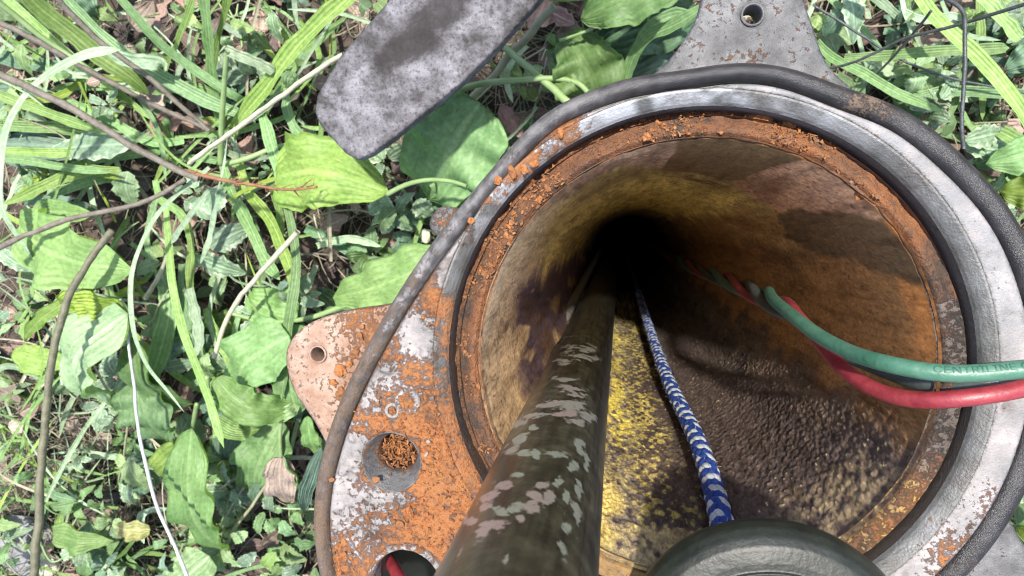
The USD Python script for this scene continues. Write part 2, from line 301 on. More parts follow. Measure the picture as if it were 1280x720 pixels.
DEAD = [leaf_look('dead_leaf_%s' % n, a, b, v, 5, .4, .08, rough=.75) for n, a, b, v in (
    ('brown', (.15, .095, .075), (.27, .19, .155), (.24, .17, .14)), ('tan', (.24, .17, .13), (.36, .27, .22), (.42, .33, .27)), ('dark', (.08, .058, .052), (.15, .11, .10), (.13, .1, .09)), ('pink', (.26, .16, .13), (.38, .26, .21), (.42, .3, .25)))]
GRASS = leaf_look('fine_grass', (.11, .20, .07), (.24, .34, .17), (.3, .38, .2), 1, .1, .25)
DRYGRASS = leaf_look('dry_grass', (.25, .23, .15), (.42, .40, .29), (.5, .47, .36), 1, .1, .2, rough=.7)
STALK = plain('green_stalk', (.20, .32, .11), (.33, .44, .20), .45, 60, .15)
STRAW = plain('straw_stalk', (.40, .38, .26), (.60, .57, .43), .6, 90, .3)
TAN = plain('tan_stalk', (.25, .26, .15), (.38, .38, .24), .6, 80, .3)
TWIG = plain('dry_brown_stem', (.10, .085, .065), (.23, .20, .16), .75, 130, .6)
TWIGO = plain('orange_brown_stem', (.16, .07, .03), (.33, .15, .07), .7, 130, .5)
OLIVE = plain('olive_stem', (.09, .09, .05), (.19, .18, .11), .65, 120, .5)
WHITE = plain('white_string', (.40, .42, .40), (.62, .64, .62), .6, 150, .3)
WIRE = plain('dull_wire', (.05, .06, .06), (.13, .145, .145), .5, 200, .3, metallic=.4)
SOIL = plain('dark_soil', (.03, .022, .018), (.12, .092, .078), .9, 45, .9, .004, .2, detail=9)
STONE = plain('grey_stone', (.16, .16, .165), (.34, .34, .35), .85, 70, .7, .002)
BARM = mat(stage, L + 'weathered_grey_bar', {
    'g': ('geometry', {}), 'k': ('attribute', {'attribute': 'mask'}), 's': ('separate_color', {}),
    'n1': ('noise_texture', {'scale': 45.0, 'detail': 8.0, 'roughness': .65}), 'n2': ('noise_texture', {'scale': 330.0, 'detail': 6.0, 'roughness': .75}),
    'c': ('rgb_ramp', ramp((.38, (.030, .028, .029)), (.5, (.074, .071, .078)), (.62, (.125, .122, .134)))), 'd': ('rgb_ramp', ramp((.38, (.25, .23, .22)), (.5, (1, 1, 1)), (.7, (1.3, 1.3, 1.3)))),
    'x': ('mix', {'mix_type': 'multiply', 'fac': .75}), 'm1': ('math', {'math_type': 'multiply_add', 'value2': 2.2, 'value3': -1.1}), 'm2': ('math', {'math_type': 'add'}), 'mr': ('map_range', {'from_min': .35, 'from_max': .75, 'to_min': 0.0, 'to_max': .85, 'clamp': True}),
    'y': ('mix', {'mix_type': 'mix', 'color2': (.009, .007, .0065)}), 'bp': ('bump', {'strength': .6, 'distance': .0015}), 'p': ('principled_bsdf', {'roughness': .7, 'specular_ior_level': .2})},
    [('g.position', 'n1.vector'), ('g.position', 'n2.vector'), ('k.color', 's.color'), ('n1.fac', 'c.fac'), ('n2.fac', 'd.fac'), ('c.color', 'x.color1'), ('d.color', 'x.color2'), ('n2.fac', 'm1.value1'), ('m1.value', 'm2.value1'), ('s.r', 'm2.value2'), ('m2.value', 'mr.value'),
     ('mr.result', 'y.fac'), ('x.color', 'y.color1'), ('y.color', 'p.base_color'), ('n2.fac', 'bp.height'), ('bp.normal', 'p.normal')], surface='p.BSDF')
RUBBER = plain('dark_green_rubber', (.006, .008, .005), (.019, .023, .016), .5, 170, .3, .0006, .35)
GREENW = plain('green_insulation', (.036, .145, .09), (.10, .23, .155), .45, 130, .25)
REDW = plain('red_insulation', (.21, .014, .026), (.36, .05, .06), .45, 130, .25)
BLACKW = plain('black_insulation_and_hole_dark', (.03, .038, .036), (.075, .09, .085), .45, 80, .2)
INK = plain('dark_green_ink', (.015, .09, .06), (.03, .14, .1), .6, 400, .1)
ROPEB = plain('blue_rope_yarn', (.010, .030, .20), (.03, .10, .45), .6, 600, .5, .0006)
ROPEW = plain('white_rope_yarn', (.50, .56, .60), (.75, .78, .80), .65, 600, .5, .0006)
GREYP = plain('grey_pipe', (.30, .29, .27), (.5, .48, .45), .45, 120, .2)
WELLDARK = plain('well_darkness', (.004, .004, .004), (.006, .006, .006), .6, 10, 0.0, spec=.02)

# ------------------------------------------------------------------ the ground
GZ = -0.55
def soil_z(x, y):
    p = np.stack([x, y, np.zeros_like(x)], -1)
    return GZ + (fb(p, 9.0, 4, 3) - .5) * .07 + (fb(p, 60.0, 3, 9) - .5) * .016
def graded(lo, hi, step, far):
    core = np.arange(lo, hi, step); out = [hi]; s = step
    while out[-1] < far: s *= 1.5; out.append(out[-1] + s)
    neg = [lo - step]; s = step
    while neg[-1] > -far: s *= 1.5; neg.append(neg[-1] - s)
    return np.r_[neg[::-1], core, out]
gx, gy = graded(-1.15, .95, .006, 60), graded(-.75, .65, .006, 60)
X, Y = np.meshgrid(gx, gy, indexing='ij')
V = np.stack([X, Y, soil_z(X, Y)], -1).reshape(-1, 3)
F = grid_faces(len(gx), len(gy))
WELL_C = np.array([.0279, -.0441])
cc = V[F].mean(1)[:, :2]
F = F[np.hypot(*(cc - WELL_C).T) > .083]
tag(obj('ground', (V, F[:, ::-1]), SOIL), 'dark bare soil under the plants', kind='structure')

# ------------------------------------------------------------------ the well casing (steel pipe in the ground)
RC, RCO, ZC = .0752, .0824, -.006
CX, CY = WELL_C
casing = thing('well_casing', 'old steel well casing pipe crusted with rust and yellow mineral inside', 'well pipe')
azn = 820
az = np.linspace(0, 2 * np.pi, azn, endpoint=False)
zz = np.r_[np.linspace(ZC, -.30, 400), np.linspace(-.302, -.7, 130), np.linspace(-.71, -3.0, 40)]
A, Z = np.meshgrid(az, zz); deg = (np.degrees(A) + 180) % 360 - 180
P0 = np.stack([CX + RC * np.cos(A), CY + RC * np.sin(A), Z], -1)
nA = fb(P0, 28, 4, 1); nB = fb(P0 * [1, 1, .13], 75, 4, 2); PS = P0 * [1, 1, .36]; nC = fb(PS, 430, 3, 5); nD = fb(PS, 820, 2, 6)
def arc(lo, hi, soft=10):   # stain around part of the wall, its edge broken up
    d = deg + (nA - .5) * 26
    w = lambda q: (q + 180) % 360 - 180
    mid, half = (lo + hi) / 2, (hi - lo) / 2
    return sm(half + soft / 2 - np.abs(w(d - mid)), 0, soft)
zq = Z + (nA - .5) * .05 + (nB - .5) * .03
C = np.broadcast_to(np.array([.26, .185, .095]), P0.shape).copy()
def stain_or_light(c, w):  # lays real stains and also painted light and shade onto the wall
    global C
    C = C * (1 - w[..., None]) + np.array(c) * w[..., None]
QW = project(P0.reshape(-1, 3)).reshape(*P0.shape[:2], 2)
def patch(pts, soft=9, jit=34):   # sunlit shapes and the dark beside them, painted into the wall colour
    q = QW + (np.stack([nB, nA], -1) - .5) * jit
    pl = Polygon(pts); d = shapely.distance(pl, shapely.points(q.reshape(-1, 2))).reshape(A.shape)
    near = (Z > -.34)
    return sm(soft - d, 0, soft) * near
stain_or_light((.40, .29, .175), arc(135, 222, 30) * sm(zq, -.34, -.18))
stain_or_light((.30, .215, .075), arc(40, 150, 40) * sm(-zq, .02, .08))
stain_or_light((.56, .44, .145), arc(45, 165, 30) * sm(-zq, .13, .22) * sm(zq, -1.1, -.55))
stain_or_light((.22, .125, .075), arc(50, 135, 30) * sm(zq, -.06, -.03))
stain_or_light((.20, .105, .042), arc(-25, 50, 16))
stain_or_light((.30, .19, .085), arc(28, 62, 20) * sm(nB, .42, .6) * sm(-zq, .05, .1))
stain_or_light((.36, .145, .045), arc(0, 70, 20) * sm(zq, -.045, -.025))
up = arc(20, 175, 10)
stain_or_light((.115, .072, .034), patch([(850, 180), (905, 178), (965, 186), (1005, 200), (968, 222), (918, 232), (870, 222), (836, 218), (840, 195)], 6) * up)  # dark between the two sunlit shapes, painted
stain_or_light((.36, .20, .12), patch([(918, 231), (968, 212), (1030, 200), (1085, 228), (1118, 268), (1095, 270), (1040, 260), (990, 258), (970, 268), (940, 248)], 5) * up)  # sunlit V shape painted as pinkish wall colour
stain_or_light((.34, .21, .135), patch([(745, 190), (790, 176), (850, 172), (842, 190), (832, 210), (790, 200), (740, 207), (690, 240), (700, 222)], 5) * up)  # second sunlit shape, upper left, painted as wall colour
stain_or_light((.095, .058, .030), patch([(970, 272), (1000, 262), (1060, 268), (1105, 276), (1135, 310), (1150, 350), (1100, 330), (1030, 310), (985, 300)], 8) * arc(-10, 80, 10))  # dark side below the painted sunlit edge
crust = arc(-108, -18, 16)
stain_or_light((.075, .054, .047), crust)
stain_or_light((.125, .098, .085), crust * sm(nD * .6 + nC * .4, .53, .64) * .6)
stain_or_light((.20, .145, .10), arc(-34, -22, 6) * .45 * sm(-zq, .04, .10))
yel = arc(-134, -104, 12)
stain_or_light((.22, .18, .125), yel)
stain_or_light((.10, .075, .075), yel * sm(nC, .46, .36))
stain_or_light((.80, .60, .15), arc(-132, -119, 4) * sm(nB + (nC - .5) * .3, .32, .46))
stain_or_light((.62, .50, .10), arc(-115, -107, 4) * sm(nC * .6 + nB * .5, .50, .62) * sm(-zq, .05, .15))
stain_or_light((.46, .37, .11), arc(-106, -88, 8) * sm(nC + nB * .4, .66, .8))
stain_or_light((.78, .58, .17), arc(-136, -112, 6) * sm(zq, -.12, -.06) * sm(nC, .26, .42))
stain_or_light((.62, .52, .26), crust * sm(nD, .76, .80) * sm(nA * .6 + nB * .4, .50, .58) * .8)
stain_or_light((.36, .27, .15), arc(-112, -30, 12) * sm(zq, -.055, -.02) * .5 * sm(nC, .35, .55))
stain_or_light((.40, .30, .15), arc(-112, -78, 10) * sm(nA + (nC - .5) * .4, .45, .6) * sm(zq, -.16, -.06) * .7)
stain_or_light((.07, .05, .065), arc(166, 208, 14) * sm(-zq, .055, .11) * sm(nB, .36, .48))  # shadow of the drop pipe painted on the left wall
stain_or_light((.075, .055, .05), sm(nB, .62, .70) * arc(130, 215, 20) * sm(zq, -.25, -.2) * .8)
stain_or_light((.07, .040, .022), sm(nD, .64, .72) * (1 - np.clip(crust + yel, 0, 1)) * sm(nA, .40, .55) * .65)
stain_or_light((.11, .060, .028), sm(nB * .7 + nC * .3, .54, .60) * (1 - np.clip(crust + yel, 0, 1)) * .45)
C = C * (1 + (1 - np.clip(crust + yel, 0, 1))[..., None] * np.array([.50, .38, .22]))
C = np.minimum(C, .85)
stain_or_light((.010, .008, .007), sm(-Z - (nA - .5) * .12, 1.02, 1.2))  # darkness of the deep shaft painted into the wall colour
rough_ = np.clip(crust + yel * .8 + .25 * arc(-25, 60, 16), 0, 1)
dR = rough_ * ((nC - .5) * .0009 + (nD - .5) * .0013) + (nA - .5) * .0012 + rough_ * .0006
dR *= sm(-Z, .012, .018)
Rr = RC - dR
V = np.stack([CX + Rr * np.cos(A), CY + Rr * np.sin(A), Z], -1)
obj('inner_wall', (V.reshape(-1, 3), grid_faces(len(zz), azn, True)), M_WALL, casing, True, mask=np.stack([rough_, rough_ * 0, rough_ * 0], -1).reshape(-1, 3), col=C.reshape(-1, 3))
# the rusted top edge of the casing
def ring(r0, r1, zf, nr, na=900, c=(CX, CY)):
    a = np.linspace(0, 2 * np.pi, na, endpoint=False); r = np.linspace(r0, r1, nr)
    Rg, Ag = np.meshgrid(r, a, indexing='ij')
    p = np.stack([c[0] + Rg * np.cos(Ag), c[1] + Rg * np.sin(Ag), np.zeros_like(Rg)], -1)
    d = (np.degrees(Ag) + 180) % 360 - 180
    p[..., 2] = zf(p, Rg, d)
    return p.reshape(-1, 3), grid_faces(nr, na, True)[:, ::-1], d.ravel(), Rg.ravel()
def arcm(d, lo, hi, soft=12):
    mid, half = (lo + hi) / 2, (hi - lo) / 2
    return sm(half + soft / 2 - np.abs((d - mid + 180) % 360 - 180), 0, soft)
def edge_z(p, r, d):
    w = arcm(d, 20, 235, 20)
    return ZC + w * ((fb(p, 240, 4, 11) - .5) * .0034 - .0035 * sm(r, RC + .002, RCO) + (fb(p, 70, 3, 12) - .5) * .003) + (1 - w) * (fb(p, 300, 3, 13) - .5) * .0012 - .0024 * sm(RC + .0016 - r, 0, .0016)
v, f, d, r = ring(RC - .0006, RCO, edge_z, 18)
mk = np.stack([.12 + .72 * arcm(d, 25, 228, 20) + (.34 * arcm(d, -72, 30, 20)), .55 * arcm(d, -18, 30, 15) + .75 * arcm(d, 150, 228, 20) * sm(r, RC - .001, RCO) + .45 * arcm(d, 75, 150, 20) + .25 + .5 * sm(fb(v, 110, 4, 16), .48, .62), (.95 * arcm(d, -142, -25, 14)) * (.55 + .45 * sm(fb(v, 160, 4, 15), .35, .6))], -1)
obj('rusted_edge', (v, f), M_LEDGE, casing, mask=mk)
vo, fo = lathe([(RCO, ZC - .0015), (RCO, -.62)], (CX, CY, 0), 120)
obj('outer_wall', (vo, fo[:, ::-1]), M_LEDGE, casing, mask=np.tile([.6, .2, 0], (len(vo), 1)))
a = np.linspace(0, 2 * np.pi, 64, endpoint=False)
vb = np.vstack([np.c_[CX + RC * np.cos(a), CY + RC * np.sin(a), np.full(64, -2.6)], [[CX, CY, -2.6]]])  # matte black disc put in for the darkness at the shaft bottom
tag(obj('well_water', (vb, np.stack([np.arange(64), (np.arange(64) + 1) % 64, np.full(64, 64)], -1)), WELLDARK), 'black disc at the bottom standing for the dark of the well', kind='structure')

# ------------------------------------------------------------------ the cast well cap base
cap = thing('well_cap_base', 'cast aluminium well cap base with bolt lugs, rubber seal and orange rust', 'well cap')
bead_px = [(850, 98), (917, 89), (984, 95), (1051, 119), (1119, 146), (1186, 196), (1253, 271), (1293, 360), (1309, 455), (1296, 545), (1262, 630), (1220, 692), (1160, 750), (1080, 800), (980, 835), (880, 850), (780, 855), (680, 858), (570, 850), (480, 820), (428, 775), (405, 712), (399, 640), (408, 580), (426, 522), (447, 474), (492, 392), (530, 333), (594, 250), (640, 196), (687, 150), (745, 121), (805, 104)]
bl = poly_px(bead_px, 0.0, 700)
bead_poly = Polygon(bl)
hole_c = np.array([.0274, -.0443]); RH = .0847
hole = Point(*hole_c).buffer(RH, 180)
sink_c, cond_c = at(489, 578, 0)[:2], at(509, 727, 0)[:2]
face_poly = bead_poly.buffer(-.0040).difference(Point(*hole_c).buffer(RH + .0048, 180)).difference(Point(*sink_c).buffer(.0108, 40)).difference(Point(*cond_c).buffer(.0136, 40))
def rustiness(xy):
    q = project(np.c_[xy, np.zeros(len(xy))])
    left = sm(-(q[:, 0] - 700), -40, 170) * sm(q[:, 1], 130, 200)
    arm = sm(760 - q[:, 0], 0, 60) * sm(q[:, 1], 100, 130)
    r = .10 + .47 * np.maximum(left, arm) + .16 * sm(q[:, 1], 440, 600) * left
    return r, q
def blob(q, x, y, rx, ry): return np.exp(-(((q[:, 0] - x) / rx) ** 2 + ((q[:, 1] - y) / ry) ** 2))
def face_mask(v):
    r, q = rustiness(v[:, :2])
    for x, y, rx, ry, k in ((572, 322, 22, 30, -.4), (560, 345, 14, 22, -.4), (605, 270, 22, 28, -.3), (515, 415, 18, 26, -.42), (525, 435, 14, 18, -.4), (655, 225, 22, 22, -.32), (430, 590, 26, 50, -.36), (440, 560, 30, 25, -.3), (420, 640, 18, 60, -.32), (450, 690, 40, 30, -.3), (475, 655, 40, 18, -.2), (455, 500, 20, 25, -.25), (488, 478, 22, 16, -.25),
                          (480, 620, 38, 16, -.45), (640, 215, 16, 12, .4), (600, 252, 14, 10, .35), (545, 380, 14, 14, .3), (640, 205, 30, 20, .2), (470, 540, 30, 14, .1), (1240, 660, 30, 60, .22), (1190, 700, 50, 40, .28), (700, 165, 60, 20, .12), (560, 560, 40, 60, .15), (520, 640, 50, 40, .1), (425, 700, 12, 40, .35)):
        r = r + k * blob(q, x, y, rx, ry)
    clean = sm(q[:, 0], 720, 900) * .75 * (1 - .78 * sm(q[:, 1], 330, 560))
    r = r + .10 * sm(q[:, 0], 1150, 1200) * sm(q[:, 1], 560, 650)
    n = fb(v, 110, 4, 35); n2 = fb(v, 420, 3, 36)
    return np.stack([r, .10 + .55 * sm(n, .50, .72) * (.4 + sm(n2, .4, .65)), clean * (.25 + .75 * sm(n * .7 + n2 * .3, .36, .56))], -1), q
def face_relief(p, D):
    p3 = np.c_[p, np.zeros(len(p))]; r, q = rustiness(p)
    w = sm(r, .25, .6)
    lump = sm(fb(p3, 190, 4, 21), .5, .72)
    return w * (lump * .0016 + (fb(p3, 700, 2, 22) - .5) * .0007) * sm(D, 0, .002)
v, f = plate(face_poly, 0.0, .004, .00062, face_relief, .0005)
mk, _ = face_mask(v)
obj('face_plate', (v, f), M_FACE, cap, mask=mk)
def collar(name, prof, m, seg, mfun):
    prof = np.vstack([np.linspace(prof[i], prof[i + 1], seg)[:-1] for i in range(len(prof) - 1)] + [prof[-1:]])
    v, f = lathe(prof, (*hole_c, 0), 760); mk, q = face_mask(v)
    d = (np.degrees(np.arctan2(v[:, 1] - hole_c[1], v[:, 0] - hole_c[0])) + 180) % 360 - 180
    mk = mfun(mk, d, v, q)
    v[:, 2] += (fb(v, 300, 3, 31) - .5) * .0006 * sm(mk[:, 0], .3, .6)
    return obj(name, (v, f), m, cap, mask=mk)
collar('hole_bevel', [(RH + .0052, -.0012), (RH + .0047, .0001), (RH + .0040, 0.0), (RH + .0020, -.0012), (RH + .0008, -.0022), (RH, -.0036)], M_RING, 6,
       lambda mk, d, v, q: np.stack([mk[:, 0] - .06, .15 + .3 * arcm(d, 130, 215, 30) + .5 * sm(fb(v, 90, 4, 33), .5, .7), .85 * arcm(d, 68, 150, 30) * sm(fb(v, 120, 4, 34), .35, .6)], -1))
collar('hole_bore', [(RH, -.0034), (RH - .0002, -.008), (RH - .0002, -.034)], M_LEDGE, 12,
       lambda mk, d, v, q: np.stack([.1 + .42 * arcm(d, 95, 228, 20), 1.5 - .55 * arcm(d, 60, 228, 30), 0 * d], -1))  # bore darkened by colour so the open gap reads as deep shade
# the body under the face: a deep skirt round the casing
body = bead_poly.buffer(.0004).difference(hole.buffer(.0012)).difference(Point(*cond_c).buffer(.0125, 40)).difference(Point(*sink_c).buffer(.0109, 40))
v, f = plate(body, -.0035, .036, .003, None, .0005)
mk, _ = face_mask(v); mk[:, 1] = .55
obj('cap_body', (v, f), M_EAR, cap, mask=mk)
# rubber seal lying in the outer groove
qb = project(np.c_[bl, np.zeros(len(bl))]); wid = .0031 + .0009 * sm(qb[:, 0], 950, 1180); blc = np.vstack([bl, bl[:1]]); T = np.roll(bl, -1, 0) - np.roll(bl, 1, 0); T /= np.linalg.norm(T, axis=1, keepdims=True); Nn = np.c_[T[:, 1], -T[:, 0]]
pa = np.radians([-60, -30, 0, 25, 50, 70, 90, 110, 130, 155, 180, 210, 240])
px3 = np.c_[bl, np.zeros(len(bl))]
wob = (fb(px3, 60, 3, 41) - .5) * .0022
V = []
for k in pa:
    V.append(np.c_[bl + Nn * (np.cos(k) * wid[:, None]), -.0035 + np.sin(k) * .0042 + wob * np.sin(k)**2])
V = np.stack(V, 1); f = grid_faces(len(pa), len(bl), True)
v = V.transpose(1, 0, 2).reshape(-1, 3)
q = project(v)
rb = .06 + .27 * sm(620 - q[:, 0], -60, 200) * sm(q[:, 1], 200, 500) + .5 * blob(q, 1092, 128, 42, 30) + .3 * blob(q, 1045, 100, 14, 10) + .35 * blob(q, 397, 655, 16, 24) + .3 * blob(q, 640, 200, 25, 22) + .25 * sm(q[:, 1], 640, 720) * sm(q[:, 0], 1100, 1200) + .25 * blob(q, 560, 300, 60, 60) * 0
ins = np.repeat(np.cos(pa)[None], len(bl), 0)  # bead inside edge, where rust dust has gathered
rb = rb.reshape(len(pa), len(bl)) if False else rb
ins_rust = np.repeat(sm(-np.cos(pa), .3, .95)[:, None], len(bl), 1).ravel() * sm(fb(v, 120, 3, 45), .45, .62)
mk = np.stack([rb + .24 * sm(640 - q[:, 0], 0, 150) + .22 * sm(ins_rust, 0, 1), .15 * np.ones(len(v)), (.02 + .62 * sm(650 - q[:, 0], -60, 120) + .40 * blob(q, 690, 150, 110, 80)) * (.45 + .9 * sm(fb(v, 420, 4, 43), .42, .66))], -1)
obj('rubber_seal', (v, f), M_BEAD, cap, mask=mk)
# three bolt lugs
def lug(pts, z, thick, hole_px, hr, rust, dark, label=None, zf=None, M_EAR=None):
    M_EAR = M_EAR or globals()['M_EAR']
    pl = Polygon(poly_px(pts, z, 140)); hc = at(*hole_px, z)[:2]
    pl = pl.difference(Point(*hc).buffer(hr, 32))
    def rel(p, D):
        p3 = np.c_[p, np.zeros(len(p))]
        return (fb(p3, 350, 3, 51) - .5) * .0007 + (fb(p3, 60, 3, 52) - .5) * .0012 * sm(D, 0, .004)
    v, f = plate(pl, z, thick, .0008, rel, .0013)
    q = project(v); r = np.full(len(v), rust)
    if zf is not None: r = r + zf(q)
    r = r - .3 * np.exp(-(np.hypot(v[:, 0] - hc[0], v[:, 1] - hc[1]) / (hr * 1.5)) ** 4)
    o = obj('bolt_lug', (v, f), M_EAR, cap, mask=np.stack([r, np.full(len(v), dark), np.zeros(len(v))], -1))
    if label: o.SetCustomDataByKey('label', label)
    bv, bf = lathe([(hr * 1.3, z - .0003), (hr * 1.2, z + .0002), (hr * 1.04, z + .0001), (hr, z - .001), (hr, z - thick)], (*hc, 0), 40)
    obj('hole_rim', (bv, bf), M_EAR, o, mask=np.stack([np.full(len(bv), rust * .5), dark + .9 * sm(z - bv[:, 2], .0005, .003), np.zeros(len(bv))], -1))  # shade inside the bolt hole painted in, darker with depth
    return o
lug([(500, 382), (470, 384), (440, 388), (400, 398), (371, 415), (356, 443), (359, 470), (372, 500), (390, 526), (402, 548), (425, 580), (470, 560), (520, 460)], -.017, .011, (397, 443), .0027, .44, .05, 'pinkish rust stained bolt lug with a round hole', lambda q: .26 * sm(q[:, 0], 404, 448) - .19, M_LUG)
lug([(800, 110), (832, 78), (858, 45), (875, 10), (884, -25), (915, -58), (960, -62), (995, -40), (1005, -5), (1018, 35), (1042, 88), (1075, 120), (940, 160)], -.017, .011, (941, 18), .0030, .22, .08, 'bare grey bolt lug with a round hole', lambda q: .25 * blob(q, 948, 70, 16, 8) + .2 * blob(q, 905, 68, 14, 8))
lug([(1170, 720), (1215, 665), (1250, 640), (1276, 672), (1300, 705), (1330, 750), (1320, 800), (1280, 822), (1240, 800), (1200, 770), (1160, 760)], -.017, .011, (1290, 768), .0027, .16, .12, 'smooth grey bolt lug half out of view')
# a fourth, small casting nub by the seal
pl = Polygon(poly_px([(540, 268), (548, 260), (560, 258), (572, 262), (566, 280), (552, 296), (541, 292), (536, 280)], -.016, 60))
v, f = plate(pl, -.016, .008, .001, None, .001)
obj('casting_nub', (v, f), M_EAR, cap, mask=np.tile([.42, .05, 0], (len(v), 1)))
# counterbore with rust packed in its hole
v, f = lathe(np.vstack([np.linspace((.0112, -.0006), (.0107, .0001), 3), np.linspace((.0104, -.0004), (.0074, -.0062), 10), np.linspace((.0072, -.0072), (.0069, -.024), 8)]), (*sink_c, 0), 110)
shift = np.clip(-v[:, 2] / .0062, 0, 1)[:, None] * np.array([.0004, .0016]); v[:, :2] += shift
q = project(v)
mk = np.stack([.30 + .20 * sm(-v[:, 2], .004, .008) + .10 * blob(q, 465, 560, 20, 30) - .14 * blob(q, 488, 608, 40, 16), .12 + .5 * sm(-v[:, 2], .009, .018), 0 * q[:, 0]], -1)  # lit lower crescent, shaded upper left and dark depth painted in
v[:, 2] += (fb(v, 400, 3, 61) - .5) * .0009
cb = obj('counterbore', (v, f), M_EAR, cap, mask=mk)
def crumbs(cent, size, seed, jit=.35, flat=(1, 1, .7)):
    r = np.random.default_rng(seed); ico = trimesh.creation.icosahedron(); n = len(cent)
    base = np.asarray(ico.vertices)[None] * (1 + r.normal(0, jit, (n, 12, 1))) * np.asarray(flat) * np.asarray(size)[:, None, None]
    q = r.normal(size=(n, 4)); q /= np.linalg.norm(q, axis=1, keepdims=True); w, x, y, z = q.T
    Rm = np.stack([1 - 2*(y*y+z*z), 2*(x*y-z*w), 2*(x*z+y*w), 2*(x*y+z*w), 1 - 2*(x*x+z*z), 2*(y*z-x*w), 2*(x*z-y*w), 2*(y*z+x*w), 1 - 2*(x*x+y*y)], -1).reshape(n, 3, 3)
    v = np.einsum('nij,nkj->nki', Rm, base) + cent[:, None]
    f = np.asarray(ico.faces)[None] + 12 * np.arange(n)[:, None, None]
    return v.reshape(-1, 3), f.reshape(-1, 3)
rr = np.random.default_rng(5)
n = 700; a = rr.uniform(0, 2*np.pi, n); r = .0064 * np.sqrt(rr.uniform(0, 1, n)); sink_c2 = sink_c + [.0004, .0016]
cent = np.c_[sink_c2[0] + r*np.cos(a), sink_c2[1] + r*np.sin(a), -.0150 + rr.uniform(-.002, .0085, n)]
v, f = crumbs(cent, rr.uniform(.0003, .0008, n), 8, .4, (2.0, .5, .5))
obj('packed_rust', (v, f), M_CRUMB, cb, smooth=False, mask=np.stack([np.full(len(v), .9), np.repeat(rr.choice([0, .2, .7], n), 12), np.zeros(len(v))], -1))
v, f = lathe([(.0074, -.0200), (.0001, -.0202)], (*sink_c2, 0), 40)
obj('rust_floor', (v, f[:, ::-1]), M_CRUMB, cb, mask=np.tile([.95, .4, 0], (len(v), 1)))
# raised casting rings on the face
for (x, y, R0, r0) in ((510, 502, .0036, .0011), (491, 513, .0022, .0006)):
    c = at(x, y, 0)[:2]; t = np.linspace(0, 2*np.pi, 14)
    v, f = lathe(np.c_[R0 + r0*np.cos(t), .0004 + r0*.9*np.sin(t)], (*c, 0), 44); v[:, 2] += (fb(v, 500, 2, 71) - .5) * .0008
    obj('casting_ring', (v, f), M_FACE, cap, mask=np.tile([.33, .1, 0], (len(v), 1)))
# conduit opening with its threaded collar
prof = [(.0146, -.001), (.0144, .0012), (.0136, .0022), (.0126, .0019), (.0121, .0004), (.0120, -.004), (.0118, -.006), (.0121, -.0068)]
prof = np.vstack([np.linspace(prof[i], prof[i+1], 4)[:-1] for i in range(len(prof)-1)] + [prof[-1:]])
v, f = lathe(prof, (*cond_c, 0), 120); v[:, 2] += (fb(v, 350, 3, 81) - .5) * .0009
dk = sm(-v[:, 2], .002, .006)  # collar darkened with depth, painted shade of the opening
obj('conduit_collar', (v, f), M_FACE, cap, mask=np.stack([.42 + 0*dk, .1 + .9*dk, 0*dk], -1))
v, f = lathe([(.01205, -.0035), (.0119, -.008), (.0119, -.045)], (*cond_c, 0), 60); obj('conduit_bore', (v, f), BLACKW, cap)  # bore coloured black for the dark inside the opening
v, f = lathe([(.0125, -.044), (.0001, -.0445)], (*cond_c, 0), 40)
obj('conduit_floor', (v, f[:, ::-1]), BLACKW, cap)  # floor black too, standing for the dark inside
# rust debris packed between casing and cap on one side, an open gap with its shade painted dark on the other
def gap_z(p, r, d):
    w = arcm(d, 50, 232, 16)
    return -.034 + w * (.0215 + (fb(p, 260, 4, 91) - .5) * .006)
v, f, d, r = ring(RCO - .0012, RH + .0006, gap_z, 12)
w = arcm(d, 50, 232, 16)
obj('packed_debris', (v, f), M_LEDGE, cap, mask=np.stack([.25 + .40 * w + .15 * arcm(d, 85, 130, 30), 1.2 - .70 * w + .35 * arcm(d, 160, 235, 20), 0 * w], -1))

# loose crumbs: on the face, ledge and lug; the larger flakes one by one
def on_face(px_pts): return np.array([at(x, y, 0) for x, y in px_pts])
cents, sizes = [], []
fpoly = face_poly
x0, y0, x1, y1 = fpoly.bounds
tries = np.c_[rr.uniform(x0, x1, 16000), rr.uniform(y0, y1, 16000)]
ok = shapely.contains_xy(fpoly, tries[:, 0], tries[:, 1]); tries = tries[ok]
mk, q = face_mask(np.c_[tries, np.zeros(len(tries))])
keep = rr.uniform(0, 1, len(tries)) < sm(mk[:, 0] + (fb(np.c_[tries, 0*tries[:, 0]], 120, 3, 95) - .5) * .8, .45, .9)
t = tries[keep]; cents.append(np.c_[t, rr.uniform(0, .0012, len(t))]); sizes.append(rr.uniform(.00025, .00085, len(t)))
n = 2100; a = np.radians(rr.uniform(45, 232, n)); r = rr.uniform(RC + .0004, RH - .0004, n)
p = np.c_[CX + r*np.cos(a), CY + r*np.sin(a), np.zeros(n)]; dd = np.degrees(a)
p[:, 2] = np.where(r < RCO, edge_z(p, r, dd), gap_z(p, r, dd)) + rr.uniform(0, .0012, n)
keep = (fb(p, 130, 3, 97) > .47 + .10 * (np.degrees(a) > 165))
cents.append(p[keep]); sizes.append(np.clip(rr.lognormal(-7.65, .5, keep.sum()), .0002, .0017))
v, f = crumbs(np.vstack(cents), np.concatenate(sizes) * .85, 12, .35, (1.2, 1, .5))
o = obj('rust_crumbs', (v, f), M_CRUMB, cap, smooth=False, mask=np.stack([np.repeat(rr.uniform(.6, 1, len(v)//12), 12), np.repeat(rr.choice([0, .3, .8], len(v)//12, p=[.3, .3, .4]), 12), np.zeros(len(v))], -1))
o.SetCustomDataByKey('kind', 'stuff')
